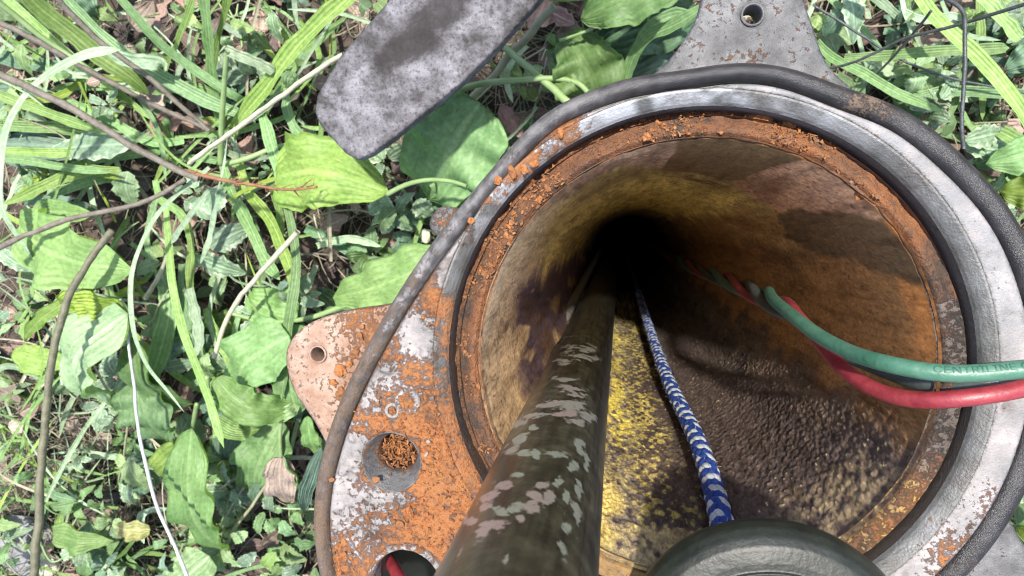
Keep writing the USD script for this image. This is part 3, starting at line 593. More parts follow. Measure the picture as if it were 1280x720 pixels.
def flake(x, y, z, s, rust=.9, dark=.05, flat=.45, parent=cap, seed=0):
    c = at(x, y, z); r = np.random.default_rng(int(x * 7 + y) + seed); m = trimesh.creation.icosphere(subdivisions=1); v = np.asarray(m.vertices)
    v = v * (1 + r.normal(0, .16, (len(v), 1))) * [px(s, z) * r.uniform(.8, 1.3), px(s, z) * r.uniform(.6, 1.0), px(s, z) * flat]
    an = r.uniform(0, 6.28); v = v @ np.array([[math.cos(an), math.sin(an), 0], [-math.sin(an), math.cos(an), 0], [0, 0, 1]]) + c
    obj('rust_flake', (v, m.faces), M_CRUMB, parent, smooth=50 if False else False, mask=np.tile([rust, dark, 0], (len(v), 1)))
for x, y, z, s in ((622, 226, .001, 6), (589, 276, .001, 5), (668, 205, .001, 6), (640, 215, .001, 7), (701, 166, .001, 5), (655, 212, .001, 5), (952, 147, -.011, 13), (988, 152, -.011, 11), (870, 160, -.011, 8), (888, 158, -.011, 7), (860, 155, -.012, 6), (697, 217, -.011, 10), (726, 199, -.011, 8), (712, 205, -.010, 5), (660, 250, -.010, 7), (649, 268, -.010, 6), (641, 285, -.010, 6), (780, 168, -.010, 7), (800, 162, -.010, 8), (760, 180, -.010, 7), (1075, 243, -.011, 8), (1060, 225, -.011, 6),
                   (425, 463, -.016, 9), (416, 478, -.016, 7), (436, 455, -.016, 5), (450, 420, -.016, 5), (452, 408, -.016, 4), (425, 490, -.016, 6), (445, 440, -.016, 5), (512, 640, .001, 7), (470, 600, .001, 5), (560, 600, .001, 6), (500, 655, .001, 6), (415, 600, .001, 4)):
    flake(x, y, z, s, dark=.05 if (x * 13 + y) % 5 else .5)
for x, y in ((535, 552), (533, 568)): flake(x, y, .001, 3.2, rust=.05, dark=0)

# ------------------------------------------------------------------ drop pipe with worn dabs
RP = .0167
pc = np.array([-.0195, -.0745])
drop = thing('drop_pipe', 'thick dark olive pipe with pale worn dabs rising out of the well', 'pipe')
na = 200; a = np.linspace(0, 2*np.pi, na, endpoint=False)
zz = np.r_[np.linspace(.21, .10, 20), np.linspace(.098, -.30, 420), np.linspace(-.305, -2.55, 60)]
A, Z = np.meshgrid(a, zz)
lean = np.stack([np.interp(Z, [-2.55, -.6, 0, .21], [.018, .004, 0, 0]), np.interp(Z, [-2.55, -.6, 0, .21], [.02, .005, 0, 0])], -1)
V = np.stack([pc[0] + lean[..., 0] + RP*np.cos(A), pc[1] + lean[..., 1] + RP*np.sin(A), Z], -1).reshape(-1, 3)
q = project(V); q = q + ((np.stack([fb(V, 210, 4, 101), fb(V, 210, 4, 102)], -1) - .5) * 14)
facing = (-(V[:, 0] - pc[0]) * V[:, 0] - (V[:, 1] - pc[1]) * V[:, 1]) > 0
dab = np.zeros(len(V)); pink = np.zeros(len(V))
DABS = [(725, 436, 26, 4, .1, .3), (728, 446, 28, 4, .15, .3), (705, 452, 14, 4, 0, .3), (708, 474, 20, 3.5, 0, .4), (715, 486, 22, 4, .1, .5), (722, 494, 14, 3, .1, .4), (690, 505, 26, 5, -.1, .6), (716, 506, 20, 8, .1, .4), (736, 520, 14, 7, .5, .3), (706, 516, 24, 5, 0, .8), (668, 519, 24, 4, -.2, .4), (722, 528, 18, 5, .15, .5), (667, 536, 9, 4, 0, 0), (650, 549, 12, 5, -.5, .2), (640, 562, 13, 5, -.4, .3), (655, 566, 13, 4.5, 0, 0), (671, 567, 7, 5, .5, 0), (697, 568, 16, 6, .1, .1), (725, 558, 7, 16, -.2, .1), (718, 582, 8, 9, .3, .1), (732, 575, 4, 18, -.15, .1), (646, 593, 11, 5, 0, 0), (627, 607, 15, 6, -.25, .9), (612, 620, 16, 7, -.4, .9), (606, 632, 12, 6, -.3, .9), (588, 650, 12, 6, -.2, 1), (617, 655, 22, 7, -.1, 1), (605, 664, 12, 7, -.3, 1), (607, 675, 6, 7, -.6, .7), (628, 638, 13, 6, .2, .1), (645, 634, 12, 6, -.1, .1), (650, 648, 7, 9, .3, .7), (677, 607, 12, 6, 0, .6), (670, 620, 14, 8, .5, .8), (686, 622, 9, 12, .2, .6), (667, 634, 12, 8, .2, .7), (697, 602, 8, 10, .5, .1), (709, 622, 6, 14, -.2, .1), (722, 640, 5, 17, -.2, .2), (708, 660, 6.5, 11, -.35, .1), (704, 684, 5, 14, -.6, .1), (724, 610, 5, 14, -.2, .1), (632, 700, 5, 2.5, .2, .3), (566, 698, 6, 2.5, -.3, .3), (570, 692, 3, 2, 0, .3), (648, 530, 16, 4, -.3, .4)]
for x, y, rx, ry, an, pk in DABS:
    dx, dy = q[:, 0] - x, q[:, 1] - y; c, s = math.cos(an), math.sin(an)
    e = np.sqrt(((dx*c + dy*s) / rx) ** 2 + ((-dx*s + dy*c) / ry) ** 2)
    w = sm(1.26 - e, 0, .8) * facing
    pink = np.where(w > dab, pk, pink); dab = np.maximum(dab, w)
dab = dab * .85 + .16 * sm(fb(V * [1, 1, .3], 120, 4, 103), .58, .72)
obj('pipe_wall', (V, grid_faces(len(zz), na, True)[:, ::-1]), M_PIPE, drop, mask=np.stack([dab, pink, 0*dab], -1))
for z in (-.148, -.156, -.27, -.40, -.62):
    v, f = lathe([(RP - .0005, z + .0035), (RP + .0006, z + .0028), (RP + .0007, z - .002), (RP - .0005, z - .0028)], (*pc, 0), 60)
    obj('raised_band', (v + [0.0012*abs(z)*2.5, .0012*abs(z)*3, 0], f[:, ::-1]), M_PIPE, drop, mask=np.tile([.25, .3, 0], (len(v), 1)))
t = thing('thin_pipe', 'thin grey pipe deep in the well behind the drop pipe', 'pipe')
P = np.array([at(748, 318, -1.05), at(735, 340, -.72), at(724, 362, -.52), at(712, 386, -.40), at(698, 415, -.33)])
v, f = tube(spline(P, 40), .0046, 14); obj('thin_pipe_wall', (v, f), GREYP, t)
v, f = tube(np.array([at(748, 318, -1.04), at(751, 313, -1.12)]), .0052, 14); obj('pale_tip', (v, f), WHITE, t)  # white colour painted in for the brightly lit pipe end

# ------------------------------------------------------------------ braided rope
rope = thing('braided_rope', 'blue and white braided rope hanging down the well', 'rope')
RL = .0043
rp = [at(960, 838, .0075), at(942, 790, .0075), at(925, 735, .004), at(905, 665, -.028), at(893, 615, -.066), at(875, 560, -.12), at(858, 522, -.175), at(840, 486, -.24), at(826, 452, -.33), at(815, 420, -.45), at(803, 382, -.62), at(794, 352, -.82), at(786, 330, -1.1), at(778, 310, -1.7)]
ns = 1500
P, Ltot = even(rp, ns); T, N, B = frames(P); s = np.linspace(0, Ltot, ns)
v, f = tube(P[::6], RL * .80, 10); obj('rope_core', (v, f), ROPEB, rope)
PITCH = .10; wv = 2*np.pi*s/PITCH
use = s < .75
for sign in (1, -1):
    for k in range(8):
        ph = sign * wv + 2*np.pi*k/8
        off = RL - .0009 + sign * np.cos(8*wv) * .0006
        cr, sr = np.cos(ph)[:, None], np.sin(ph)[:, None]
        rad = N*cr + B*sr; Q = P + rad * off[:, None]
        tq = np.gradient(Q, axis=0); tq /= np.linalg.norm(tq, axis=1, keepdims=True); side = np.cross(tq, rad)
        Q, rad, side = Q[use], rad[use], side[use]
        aa = np.linspace(0, 2*np.pi, 7, endpoint=False)
        v = Q[:, None] + np.cos(aa)[None, :, None]*side[:, None]*.00165 + np.sin(aa)[None, :, None]*rad[:, None]*.0009
        white = sign < 0 and k not in (2, 6)
        o = obj('strand', (v.reshape(-1, 3), grid_faces(len(Q), 7, True)), ROPEW if white else ROPEB, rope)
# stray fibres on the rope
FB = []
for i in range(150):
    k = rr.integers(20, int(ns*.35)); an = rr.uniform(0, 6.28); d0 = N[k]*math.cos(an) + B[k]*math.sin(an); p0 = P[k] + d0*RL
    l = rr.uniform(.0008, .0026); d1 = d0 + T[k]*rr.normal(0, 1) ; FB.append(tube(np.array([p0, p0 + d0*l*.5, p0 + d1*l]), .00009, 3, caps=False))
o = obj('stray_fibres', join(FB), ROPEW, rope); o.SetCustomDataByKey('kind', 'stuff')

# ------------------------------------------------------------------ pump cable: green, red and black wires twisting into the well
cable = thing('pump_cable', 'twisted pump cable of green, red and black wires over the rim', 'cable')
RW = .0027
cen = [at(985, 388, -.08), at(962, 374, -.125), at(935, 362, -.19), at(905, 349, -.29), at(875, 338, -.43), at(850, 327, -.62), at(825, 313, -.9), at(805, 302, -1.3), at(790, 296, -2.1)]
cP, cL = even(cen, 500); cT, cN, cB = frames(cP, (0, 0.2, 1)); cs = np.linspace(0, cL, 500)
tw = 2*np.pi*np.cumsum(np.gradient(cs) / np.interp(cs, [0, .06, .2, .5], [.12, .17, .26, .30]))
def wire(near, phase, m, name, lab):
    ph = tw + phase
    hel = cP + .0034*(np.cos(ph)[:, None]*cN + np.sin(ph)[:, None]*cB)
    pts = np.vstack([np.array([at(*p) for p in near]), hel[6::9]])
    Pn, Ln = even(pts, 700); v, f = tube(Pn, RW, 16, up=(0, 1, .3)); o = obj(name, (v, f), m, cable); o.SetCustomDataByKey('label', lab)
    return o, Pn, Ln
go, gP, gL = wire([(1330, 458, .012), (1280, 462, .011), (1230, 466, .010), (1190, 467, .009), (1150, 463, .006), (1110, 455, 0), (1075, 445, -.012), (1045, 432, -.026), (1018, 416, -.042), (1000, 402, -.056)], -2.35, GREENW, 'green_wire', 'green insulated wire with dark lettering')
wire([(1330, 470, .004), (1280, 485, .006), (1240, 493, .007), (1200, 498, .006), (1150, 500, 0), (1110, 493, -.010), (1080, 480, -.020), (1055, 462, -.033), (1035, 440, -.047), (1016, 416, -.060), (1000, 399, -.066)], -.25, REDW, 'red_wire', 'red insulated wire')
wire([(1330, 478, .000), (1280, 482, -.001), (1235, 484, -.003), (1195, 484, -.008), (1150, 478, -.016), (1110, 465, -.026), (1075, 451, -.038), (1045, 438, -.050), (1015, 416, -.064), (998, 400, -.074)], 1.84, BLACKW, 'black_wire', 'black insulated wire')
# printed lettering on the green wire
tx = meshkit.text_mesh('CENTRILINE C', .0021, .0002)
tv, tf = trimesh.remesh.subdivide_to_size(np.asarray(tx.vertices), np.asarray(tx.faces), .0006)[:2]
qq = project(gP); k0 = int(np.argmin(np.abs(qq[:, 0] - 1169) + 1e3*(qq[:, 1] > 560))); k1 = int(np.argmin(np.abs(qq[:, 0] - 1277)))
gT, _, _ = frames(gP); gs = np.linspace(0, gL, len(gP)); span = gs[k0] - gs[k1]
sc = span / tv[:, 0].max()
sv = gs[k0] - tv[:, 0] * sc
Cp = np.stack([np.interp(sv, gs, gP[:, k]) for k in range(3)], -1); Tp = -np.stack([np.interp(sv, gs, gT[:, k]) for k in range(3)], -1); Tp /= np.linalg.norm(Tp, axis=1, keepdims=True)
view = np.array([0, 0, CAM_H]) - Cp.mean(0); view /= np.linalg.norm(view)
up_ = view[None] - Tp * (Tp @ view)[:, None]; up_ /= np.linalg.norm(up_, axis=1, keepdims=True); sd_ = np.cross(up_, Tp)
ang = (tv[:, 1] + .0001) / RW
rad = up_*np.cos(ang)[:, None] + sd_*np.sin(ang)[:, None]
o = obj('wire_lettering', (Cp + rad*(RW + .00003 + tv[:, 2:3]*.5), tf), INK, go, smooth=False)
# stub of red wire in the conduit opening
t = thing('conduit_wire', 'dull red wire stub coming up through the small conduit opening', 'wire')
v, f = tube(spline([at(478, 676, -.05), at(483, 692, -.026), at(492, 708, -.012), (*at(506, 735, .002),), at(520, 765, .010), at(530, 800, .012)], 50), .0025, 14); obj('wire_insulation', (v, f), REDW, t)

# ------------------------------------------------------------------ round rubber plug resting on the rim
t = thing('rubber_plug', 'dark green black round rubber plug with raised ring resting on the rim', 'plug')
pcn = at(964, 836, .022); RPl = px(181, .020)
prof = [(RPl*.9, .0125), (RPl*.985, .0135), (RPl, .017), (RPl*.99, .0205), (RPl*.95, .0235), (RPl*.90, .0252), (RPl*.80, .0262), (RPl*.745, .0264), (RPl*.735, .0272), (RPl*.72, .0272), (RPl*.708, .0258), (RPl*.55, .0262), (RPl*.25, .0268), (.0002, .0270)]
prof = np.vstack([np.linspace(prof[i], prof[i+1], 5)[:-1] for i in range(len(prof)-1)] + [prof[-1:]])
v, f = lathe(prof, (pcn[0], pcn[1], 0), 160); v[:, 2] += (fb(v, 45, 3, 111) - .5)*.0014
obj('plug_top', (v, f), RUBBER, t)
v, f = lathe([(RPl*.9, .0126), (RPl*.6, .0105), (.0002, .0105)], (pcn[0], pcn[1], 0), 80); obj('plug_underside', (v, f[:, ::-1]), RUBBER, t)

# ------------------------------------------------------------------ grey weathered bar across the plants
t = thing('flat_bar', 'weathered grey flat bar with blunt rounded end lying across the plants', 'bar')
zb = -.30
bp = [(393, 140), (396, 118), (424, 71), (484, 2), (560, -95), (640, -200), (700, -270), (860, -215), (800, -125), (694, -23), (676, -3), (623, 58), (580, 100), (536, 137), (487, 176), (463, 193), (447, 200), (432, 192), (412, 170), (400, 156)]
pp = np.array([at(x, y, zb)[:2] for x, y in bp]); pl = Polygon(pp).buffer(-.006, join_style=1).buffer(.006, join_style=1, quad_segs=8)
def bar_rel(p, D):
    p3 = np.c_[p, np.zeros(len(p))]
    return (fb(p3, 40, 4, 121) - .5)*.0035*sm(D, 0, .01) + (fb(p3, 260, 3, 122) - .5)*.0007
v, f = plate(pl, zb, .011, .0018, bar_rel, .0016)
q = project(v); q = q + (np.stack([fb(v, 55, 4, 131), fb(v, 55, 4, 132)], -1) - .5)*60
st = 1.05*np.exp(-((q[:, 0] - 535 - (30 - q[:, 1])*.85) / 34)**2)*sm(105 - q[:, 1], 0, 50) + .35*np.exp(-((q[:, 0] - 505) / 12)**2)*sm(150 - q[:, 1], 0, 40)*sm(q[:, 1], 60, 90) + .22*blob(q, 470, 160, 50, 30) + .1
tilt = (q[:, 1] - 100) * -.00018
v[:, 2] += tilt*0
obj('bar_slab', (v, f), BARM, t, mask=np.stack([st, 0*st, 0*st], -1))

# ------------------------------------------------------------------ plants
def ribbon(P, W, nu=3, fold=0.0, tilt=0.0, droop=0.0, ripple=0.0, nrip=4, wavy=0.0, seed=0, up=(0, 0, 1), jag=0.0):
    n = len(P); T = np.gradient(P, axis=0); T /= np.linalg.norm(T, axis=1, keepdims=True) + 1e-12
    up = np.asarray(up, float); S = np.cross(T, up); l = np.linalg.norm(S, axis=1, keepdims=True)
    S = np.where(l > .05, S / np.maximum(l, 1e-9), [[0, 1, 0]]); 
    for i in range(1, n):
        if S[i] @ S[i-1] < 0: S[i] = -S[i]
    for _ in range(6): S[1:-1] = (S[:-2] + S[1:-1]*2 + S[2:]) / 4
    S /= np.linalg.norm(S, axis=1, keepdims=True); N = np.cross(S, T)
    t = np.linspace(0, 1, n); tl = tilt if np.ndim(tilt) else np.full(n, tilt)
    S2 = S*np.cos(tl)[:, None] + N*np.sin(tl)[:, None]; N2 = -S*np.sin(tl)[:, None] + N*np.cos(tl)[:, None]
    u = np.linspace(-1, 1, nu); h = W / 2
    off = fold*np.abs(u)[None]*h[:, None] - droop*(u**2)[None]*h[:, None] + ripple*np.cos(u*np.pi*nrip)[None]*np.sqrt(np.maximum(h, 0)/h.max())[:, None]
    if wavy:
        r = np.random.default_rng(seed); a, b = r.uniform(0, 6.28, 2); k = r.uniform(1.5, 3.5)
        off = off + wavy*h[:, None]*(np.sin(t*6.28*k + a)[:, None]*np.clip(u, 0, 1)[None] + np.sin(t*6.28*k*1.2 + b)[:, None]*np.clip(-u, 0, 1)[None])
    U = np.repeat(u[None], n, 0)
    if jag:
        r = np.random.default_rng(seed + 5); tt = np.linspace(0, 1, 14)
        ja = np.interp(t, tt, r.normal(0, 1, 14)) + .6*np.interp(t, np.linspace(0, 1, 30), r.normal(0, 1, 30)); jb = np.interp(t, tt, r.normal(0, 1, 14)) + .6*np.interp(t, np.linspace(0, 1, 30), r.normal(0, 1, 30))
        U = U*(1 + jag*np.where(U > 0, ja[:, None], jb[:, None]))
    v = P[:, None] + S2[:, None]*(U[..., None]*h[:, None, None]) + N2[:, None]*off[..., None]
    uv = np.stack(np.broadcast_arrays((u*.5 + .5)[None], t[:, None]), -1).reshape(-1, 2)
    return v.reshape(-1, 3), grid_faces(n, nu), uv

def PXZ(pts, z0=-.42, z1=None):
    out = []
    for i, p in enumerate(pts):
        z = p[2] if len(p) > 2 else z0 + ((z1 if z1 is not None else z0) - z0) * i / max(1, len(pts) - 1)
        out.append(at(p[0], p[1], z))
    return np.array(out)

def strap(parent, pts, w, m=None, z0=-.42, z1=None, n=26, fold=.35, tilt=0.0, tip=.25, base=.75, seed=0, name='leaf'):
    P, _ = even(PXZ(pts, z0, z1), n); t = np.linspace(0, 1, n)
    zc = P[:, 2].mean()
    W = px(w, zc) * (base + (1 - base)*sm(t, 0, .3)) * np.where(t > 1 - tip, np.sqrt(np.clip((1 - t)/tip, 0, 1))*.97 + .03, 1.0)
    v, f, uv = ribbon(P, W, 5, fold, tilt, wavy=.2, jag=.07, seed=seed + int(abs(pts[0][0]*3 + pts[0][1])))
    return obj(name, (v, f), m or STRAP, parent, uv=uv)

def broad(parent, base, tip, w, m, z0=-.42, z1=-.42, arch=.02, droop=.15, fold=.22, tilt=0.0, ripple=.0016, n=36, bend=(0, 0), shape=(.80, .75), wavy=.24, name='leaf', seed=0):
    a, b = at(*base, z0), at(*tip, z1); mid = (a + b)/2 + [0, 0, arch] + np.array([px(bend[0], z0), -px(bend[1], z0), 0])
    P = spline([a, mid, b], n); t = np.linspace(0, 1, n)
    W = px(w, (z0 + z1)/2) * np.sin(np.pi*t**shape[0])**shape[1] + .0006
    W[-3:] *= [.85, .6, .25]
    v, f, uv = ribbon(P, W, 21, fold, tilt, droop, ripple, 8, wavy, seed + int(abs(base[0] + 3*base[1])), jag=.05)
    return obj(name, (v, f), m, parent, uv=uv)

def stalk(parent, pts, w, m=STALK, z0=-.42, z1=None, n=30, name='stalk', taper=.7, sides=8):
    P, _ = even(PXZ(pts, z0, z1), n)
    r = px(w, P[:, 2].mean())/2 * np.linspace(1, taper, n)
    v, f = tube(P, r, sides); return obj(name, (v, f), m, parent)

def single(name, label, cat, build, group=None):
    return tag(build(None, name), label, cat, group)

# strap-leaved clumps -------------------------------------------------------
c = thing('strap_leaved_plant', 'clump of long lime strap leaves sweeping down from the top corner', 'plant')
strap(c, [(20, -30), (45, 5), (78, 32), (120, 66), (165, 98), (186, 118)], 25, STRAPL, -.36, -.45, tilt=.3)
strap(c, [(60, -25), (95, 12), (135, 52), (215, 103), (268, 130), (325, 150)], 20, STRAP, -.39, -.46)
strap(c, [(0, -10), (60, 45), (112, 90), (150, 118), (190, 150)], 14, STRAP, -.43, -.48)
strap(c, [(130, 62), (165, 76), (200, 80), (206, 88)], 20, STRAPB, -.38, -.42, base=.4)
strap(c, [(-20, 90), (40, 110), (100, 135), (160, 165), (210, 195)], 13, STRAP, -.45, -.5)
strap(c, [(-30, 60), (30, 78), (90, 90), (140, 118)], 20, BLUE, -.49, -.5)
stalk(c, [(-10, -2), (20, 20), (50, 45), (85, 68), (130, 98), (175, 118)], 8, STALK, -.37, -.45)
c = thing('strap_leaved_plant', 'flattened clump of lime and green strap leaves at the picture edge', 'plant')
strap(c, [(-30, 105), (0, 118), (40, 134), (85, 150), (135, 168)], 14, STRAPL, -.38, -.42)
strap(c, [(-30, 150), (20, 158), (70, 160), (130, 172), (180, 190)], 16, STRAP, -.44, -.48)
strap(c, [(-20, 190), (30, 190), (75, 191), (110, 191)], 13, STRAPL, -.42, -.44, tip=.1)
strap(c, [(-30, 196), (30, 200), (80, 209), (140, 215)], 11, STRAP, -.40, -.42, tip=.15)
strap(c, [(150, 214), (115, 214), (80, 222), (38, 242), (5, 255)], 17, STRAPL, -.44, -.42)
strap(c, [(160, 222), (120, 225), (90, 234), (50, 252)], 14, STRAP, -.46, -.45)
strap(c, [(200, 190), (150, 196), (100, 205), (60, 222)], 11, STRAP, -.47, -.47)
strap(c, [(230, 175), (190, 178), (140, 150), (95, 132), (60, 125)], 13, STRAP, -.46, -.47)
def arch_leaf(par, nm):
    return strap(par, [(60, 360, -.40), (30, 305, -.36), (4, 262, -.34), (2, 215, -.34), (12, 160, -.335), (40, 112, -.33), (80, 82, -.33), (115, 68, -.335), (150, 62, -.34)], 15, STRAPB, n=44, tilt=.25, tip=.06, base=.9, name=nm)
single('arching_leaf', 'pale blue green strap leaf arching in a wide bow over dry stems', 'leaf', arch_leaf)
c = thing('strap_leaved_plant', 'upright tuft of folded green blades beside bare dark soil', 'plant')
strap(c, [(276, 160), (268, 100), (262, 50), (256, -20)], 18, STRAP, -.48, -.36, tip=.05)
strap(c, [(264, 120), (270, 70), (278, 35), (290, -20)], 13, STRAPL, -.48, -.36, tip=.05)
strap(c, [(205, 95), (214, 72), (226, 45), (246, -10)], 11, STRAPL, -.48, -.38, tip=.05)
strap(c, [(320, 130), (300, 124), (240, 86), (190, 46), (140, -15)], 12, STRAP, -.47, -.34, tip=.05)
strap(c, [(300, 165), (280, 130), (240, 110), (190, 118)], 14, STRAP, -.49, -.45)
stalk(c, [(276, 205), (277, 160), (280, 110), (284, 64)], 9, STALK, -.46, -.38)
strap(c, [(282, 62), (305, 72), (325, 80), (343, 90)], 14, STRAPB, -.38, -.40, tip=.04, base=1)
strap(c, [(240, 35), (236, 60), (238, 100), (250, 120)], 5, STRAPB, -.42, -.47)
c = thing('strap_leaved_plant', 'tall bright folded blade running up beside the flat grey bar', 'plant')
strap(c, [(292, 172), (303, 147), (330, 114), (372, 58), (420, 12), (470, -35)], 22, STRAPL, -.47, -.33, fold=.5, tip=.05)
strap(c, [(330, 150), (345, 118), (372, 80), (405, 45), (435, 20)], 11, STRAP, -.5, -.42)
strap(c, [(325, 128), (334, 160), (346, 200), (356, 232), (364, 262)], 17, STRAP, -.44, -.40, tip=.05)
strap(c, [(358, 110), (362, 145), (378, 172), (398, 188)], 13, STRAP, -.47, -.46, tip=.05)
strap(c, [(300, 158), (318, 145), (340, 128), (352, 106)], 10, STRAPB, -.44, -.42)
stalk(c, [(281, 205), (312, 197), (345, 184), (378, 182), (400, 192)], 8, STALK, -.44, -.45)
c = thing('strap_leaved_plant', 'sheaf of crossing green blades between the broad leaves', 'plant')
strap(c, [(280, 205), (291, 242), (309, 275), (326, 312), (350, 350)], 17, STRAP, -.46, -.40, tip=.1)
strap(c, [(300, 205), (312, 240), (336, 272), (352, 305), (366, 345), (372, 370)], 16, STRAPL, -.46, -.40, tip=.1)
strap(c, [(352, 225), (361, 262), (368, 300), (371, 340), (363, 392), (356, 455), (352, 500)], 14, STRAP, -.40, -.38, tip=.1)
strap(c, [(340, 232), (349, 260), (351, 285), (346, 330)], 12, STRAP, -.47, -.45, tip=.2)
strap(c, [(208, 250), (211, 300), (217, 350), (226, 400), (243, 450), (262, 495), (280, 560)], 13, STRAP, -.40, -.34, tip=.1)
strap(c, [(195, 225), (203, 250), (228, 268), (235, 300)], 12, STRAP, -.46, -.44)
strap(c, [(232, 270), (240, 310), (238, 350), (248, 400)], 12, STRAPL, -.44, -.44)
strap(c, [(205, 350), (212, 380), (203, 430), (190, 470), (180, 500)], 26, STRAP, -.44, -.42, tilt=.4)
strap(c, [(228, 330), (229, 370), (245, 420), (262, 465)], 13, STRAP, -.46, -.43)
strap(c, [(258, 385), (272, 420), (288, 450), (296, 480)], 15, STRAP, -.45, -.43)
strap(c, [(300, 390), (294, 420), (298, 460), (306, 500)], 9, STRAP, -.47, -.45)
strap(c, [(238, 360), (245, 390), (250, 420), (246, 445)], 16, STRAPB, -.43, -.42, base=.9)
strap(c, [(262, 236), (244, 262), (222, 292), (214, 305)], 8, STRAPB, -.38, -.38, tip=.1)
strap(c, [(266, 238), (268, 265), (262, 300), (250, 330)], 8, STRAPB, -.39, -.42)
strap(c, [(200, 235), (190, 270), (185, 300), (196, 340)], 10, STRAP, -.47, -.45)
strap(c, [(365, 355), (392, 380), (415, 405), (440, 430)], 8, STRAP, -.48, -.48)
strap(c, [(300, 250), (330, 232), (370, 238), (420, 262)], 8, STRAPB, -.49, -.49)
strap(c, [(382, 285), (405, 296), (430, 308), (462, 330)], 16, BLUE, -.5, -.5)
single('thin_curved_blade', 'thin pale green blade bending round the lime broad leaf', 'grass blade',
       lambda p, nm: strap(p, [(262, 210), (225, 240), (196, 270), (176, 308), (165, 345), (164, 380), (169, 418), (185, 457), (206, 484), (230, 515)], 7, STRAPB, -.36, -.33, n=50, name=nm))
c = thing('strap_leaved_plant', 'pale green blades fanned between wire and rim in the top corner', 'plant')
strap(c, [(1020, 52), (1037, 70), (1075, 90), (1120, 116), (1180, 140)], 12, STRAP, -.38, -.42)
strap(c, [(1055, 73), (1100, 70), (1150, 66), (1200, 63), (1262, 60)], 12, STRAPL, -.40, -.40, tip=.05)
strap(c, [(1140, -20), (1165, 18), (1200, 52), (1232, 82), (1262, 118), (1300, 175)], 17, STRAPL, -.37, -.33, tip=.05)
strap(c, [(1075, 72), (1105, 84), (1135, 98), (1160, 114)], 18, STRAPB, -.46, -.47, tip=.08)
strap(c, [(1130, 128), (1160, 118), (1195, 114), (1240, 116), (1300, 118)], 13, STRAP, -.45, -.45)
strap(c, [(1215, -15), (1238, 8), (1262, 35), (1275, 50)], 15, STRAPL, -.40, -.41, tip=.05)
strap(c, [(1224, -10), (1225, 50), (1227, 100), (1228, 150)], 10, STRAP, -.47, -.48)
strap(c, [(1195, 20), (1208, 50), (1200, 90), (1192, 130), (1178, 160)], 8, STRAP, -.46, -.47)
strap(c, [(1120, 20), (1090, -5), (1060, -20)], 12, STRAPB, -.42, -.40)
strap(c, [(1130, 15), (1165, 26), (1185, 20), (1220, 30)], 9, STRAPB, -.45, -.45)
strap(c, [(1250, 165), (1290, 190), (1320, 230)], 20, STRAP, -.44, -.40)
strap(c, [(1240, 130), (1230, 100), (1245, 70), (1290, 40)], 9, STRAP, -.49, -.47)
c = thing('strap_leaved_plant', 'broad green strap leaf curving beside the bare grey lug', 'plant')
strap(c, [(782, 110), (787, 85), (797, 62), (820, 42), (850, 28), (890, 0)], 17, STRAP, -.42, -.36, n=34, tilt=.35)
strap(c, [(795, 70), (812, 38), (838, 22), (870, 18)], 18, STRAP, -.46, -.42)
c = thing('strap_leaved_plant', 'low tuft of green blades by the yellow leaf', 'plant')
for i in range(22):
    bx, by = 150 + rr.uniform(-40, 90), 700 + rr.uniform(-20, 50); an = rr.uniform(-.9, .6); l = rr.uniform(35, 80)
    strap(c, [(bx, by), (bx + l*.5*math.cos(an), by - l*.5*math.sin(an) - 4), (bx + l*math.cos(an), by - l*math.sin(an))], rr.uniform(4, 9), STRAP, -.52, -.48, n=12)

# broad-leaved (hosta-like) plants -----------------------------------------
c = thing('broad_leaved_plant', 'broad lime leaf cluster crossed by an olive brown stem', 'plant')
broad(c, (24, 282), (168, 338), 102, LIME, -.38, -.36, .018, tilt=-.1, ripple=.0010, bend=(-6, 10), shape=(.7, .62), fold=.12)
broad(c, (40, 262), (118, 268), 34, LIME, -.40, -.39, .005, ripple=.001)
broad(c, (158, 388), (76, 380), 46, LIME, -.37, -.38, .015, tilt=.5, shape=(.7, .6), bend=(0, -8))
broad(c, (160, 392), (150, 510), 96, PALE, -.36, -.42, .03, tilt=-.35, ripple=.003, bend=(-42, -6), shape=(.7, .6))
broad(c, (16, 440), (92, 452), 42, LIME, -.44, -.44, .006, tilt=.2, bend=(0, 4))
broad(c, (90, 372), (30, 425), 20, LIME, -.42, -.43, .01)
stalk(c, [(165, 455), (163, 420), (160, 395), (150, 375)], 6, STALK, -.42, -.36)
stalk(c, [(165, 455), (172, 520), (182, 560)], 6, STALK, -.42, -.53)
c = thing('broad_leaved_plant', 'drooping mid green broad leaves along the pale string', 'plant')
broad(c, (168, 420), (242, 505), 58, BROAD, -.38, -.42, .02, tilt=-.3, bend=(-12, 16))
broad(c, (175, 470), (216, 552), 78, BROAD, -.40, -.44, .025, ripple=.003, bend=(10, 0), shape=(.65, .6))
broad(c, (248, 560), (196, 592), 62, LIME, -.43, -.45, .01, shape=(.6, .55), tilt=.25, ripple=.0015)
broad(c, (240, 535), (286, 690), 66, BROAD, -.37, -.47, .035, ripple=.0032, bend=(0, 0), shape=(.75, .7))
broad(c, (196, 608), (150, 585), 34, BLUE, -.49, -.5, .008)
stalk(c, [(246, 505), (240, 540), (238, 570), (236, 640)], 6, STALK, -.40, -.53)
stalk(c, [(258, 470), (262, 510), (272, 540)], 9, STALK, -.38, -.40)
c = thing('broad_leaved_plant', 'broad green leaves pressed under the rust stained lug', 'plant')
broad(c, (362, 420), (298, 492), 86, BROAD, -.38, -.42, .02, shape=(.6, .55), bend=(-10, -8), tilt=-.2)
broad(c, (370, 405), (372, 520), 70, BROAD, -.40, -.40, .015, shape=(.7, .55), ripple=.0015)
broad(c, (270, 472), (378, 505), 46, BROAD, -.36, -.40, .02, bend=(0, 16), tilt=.3, shape=(.8, .6))
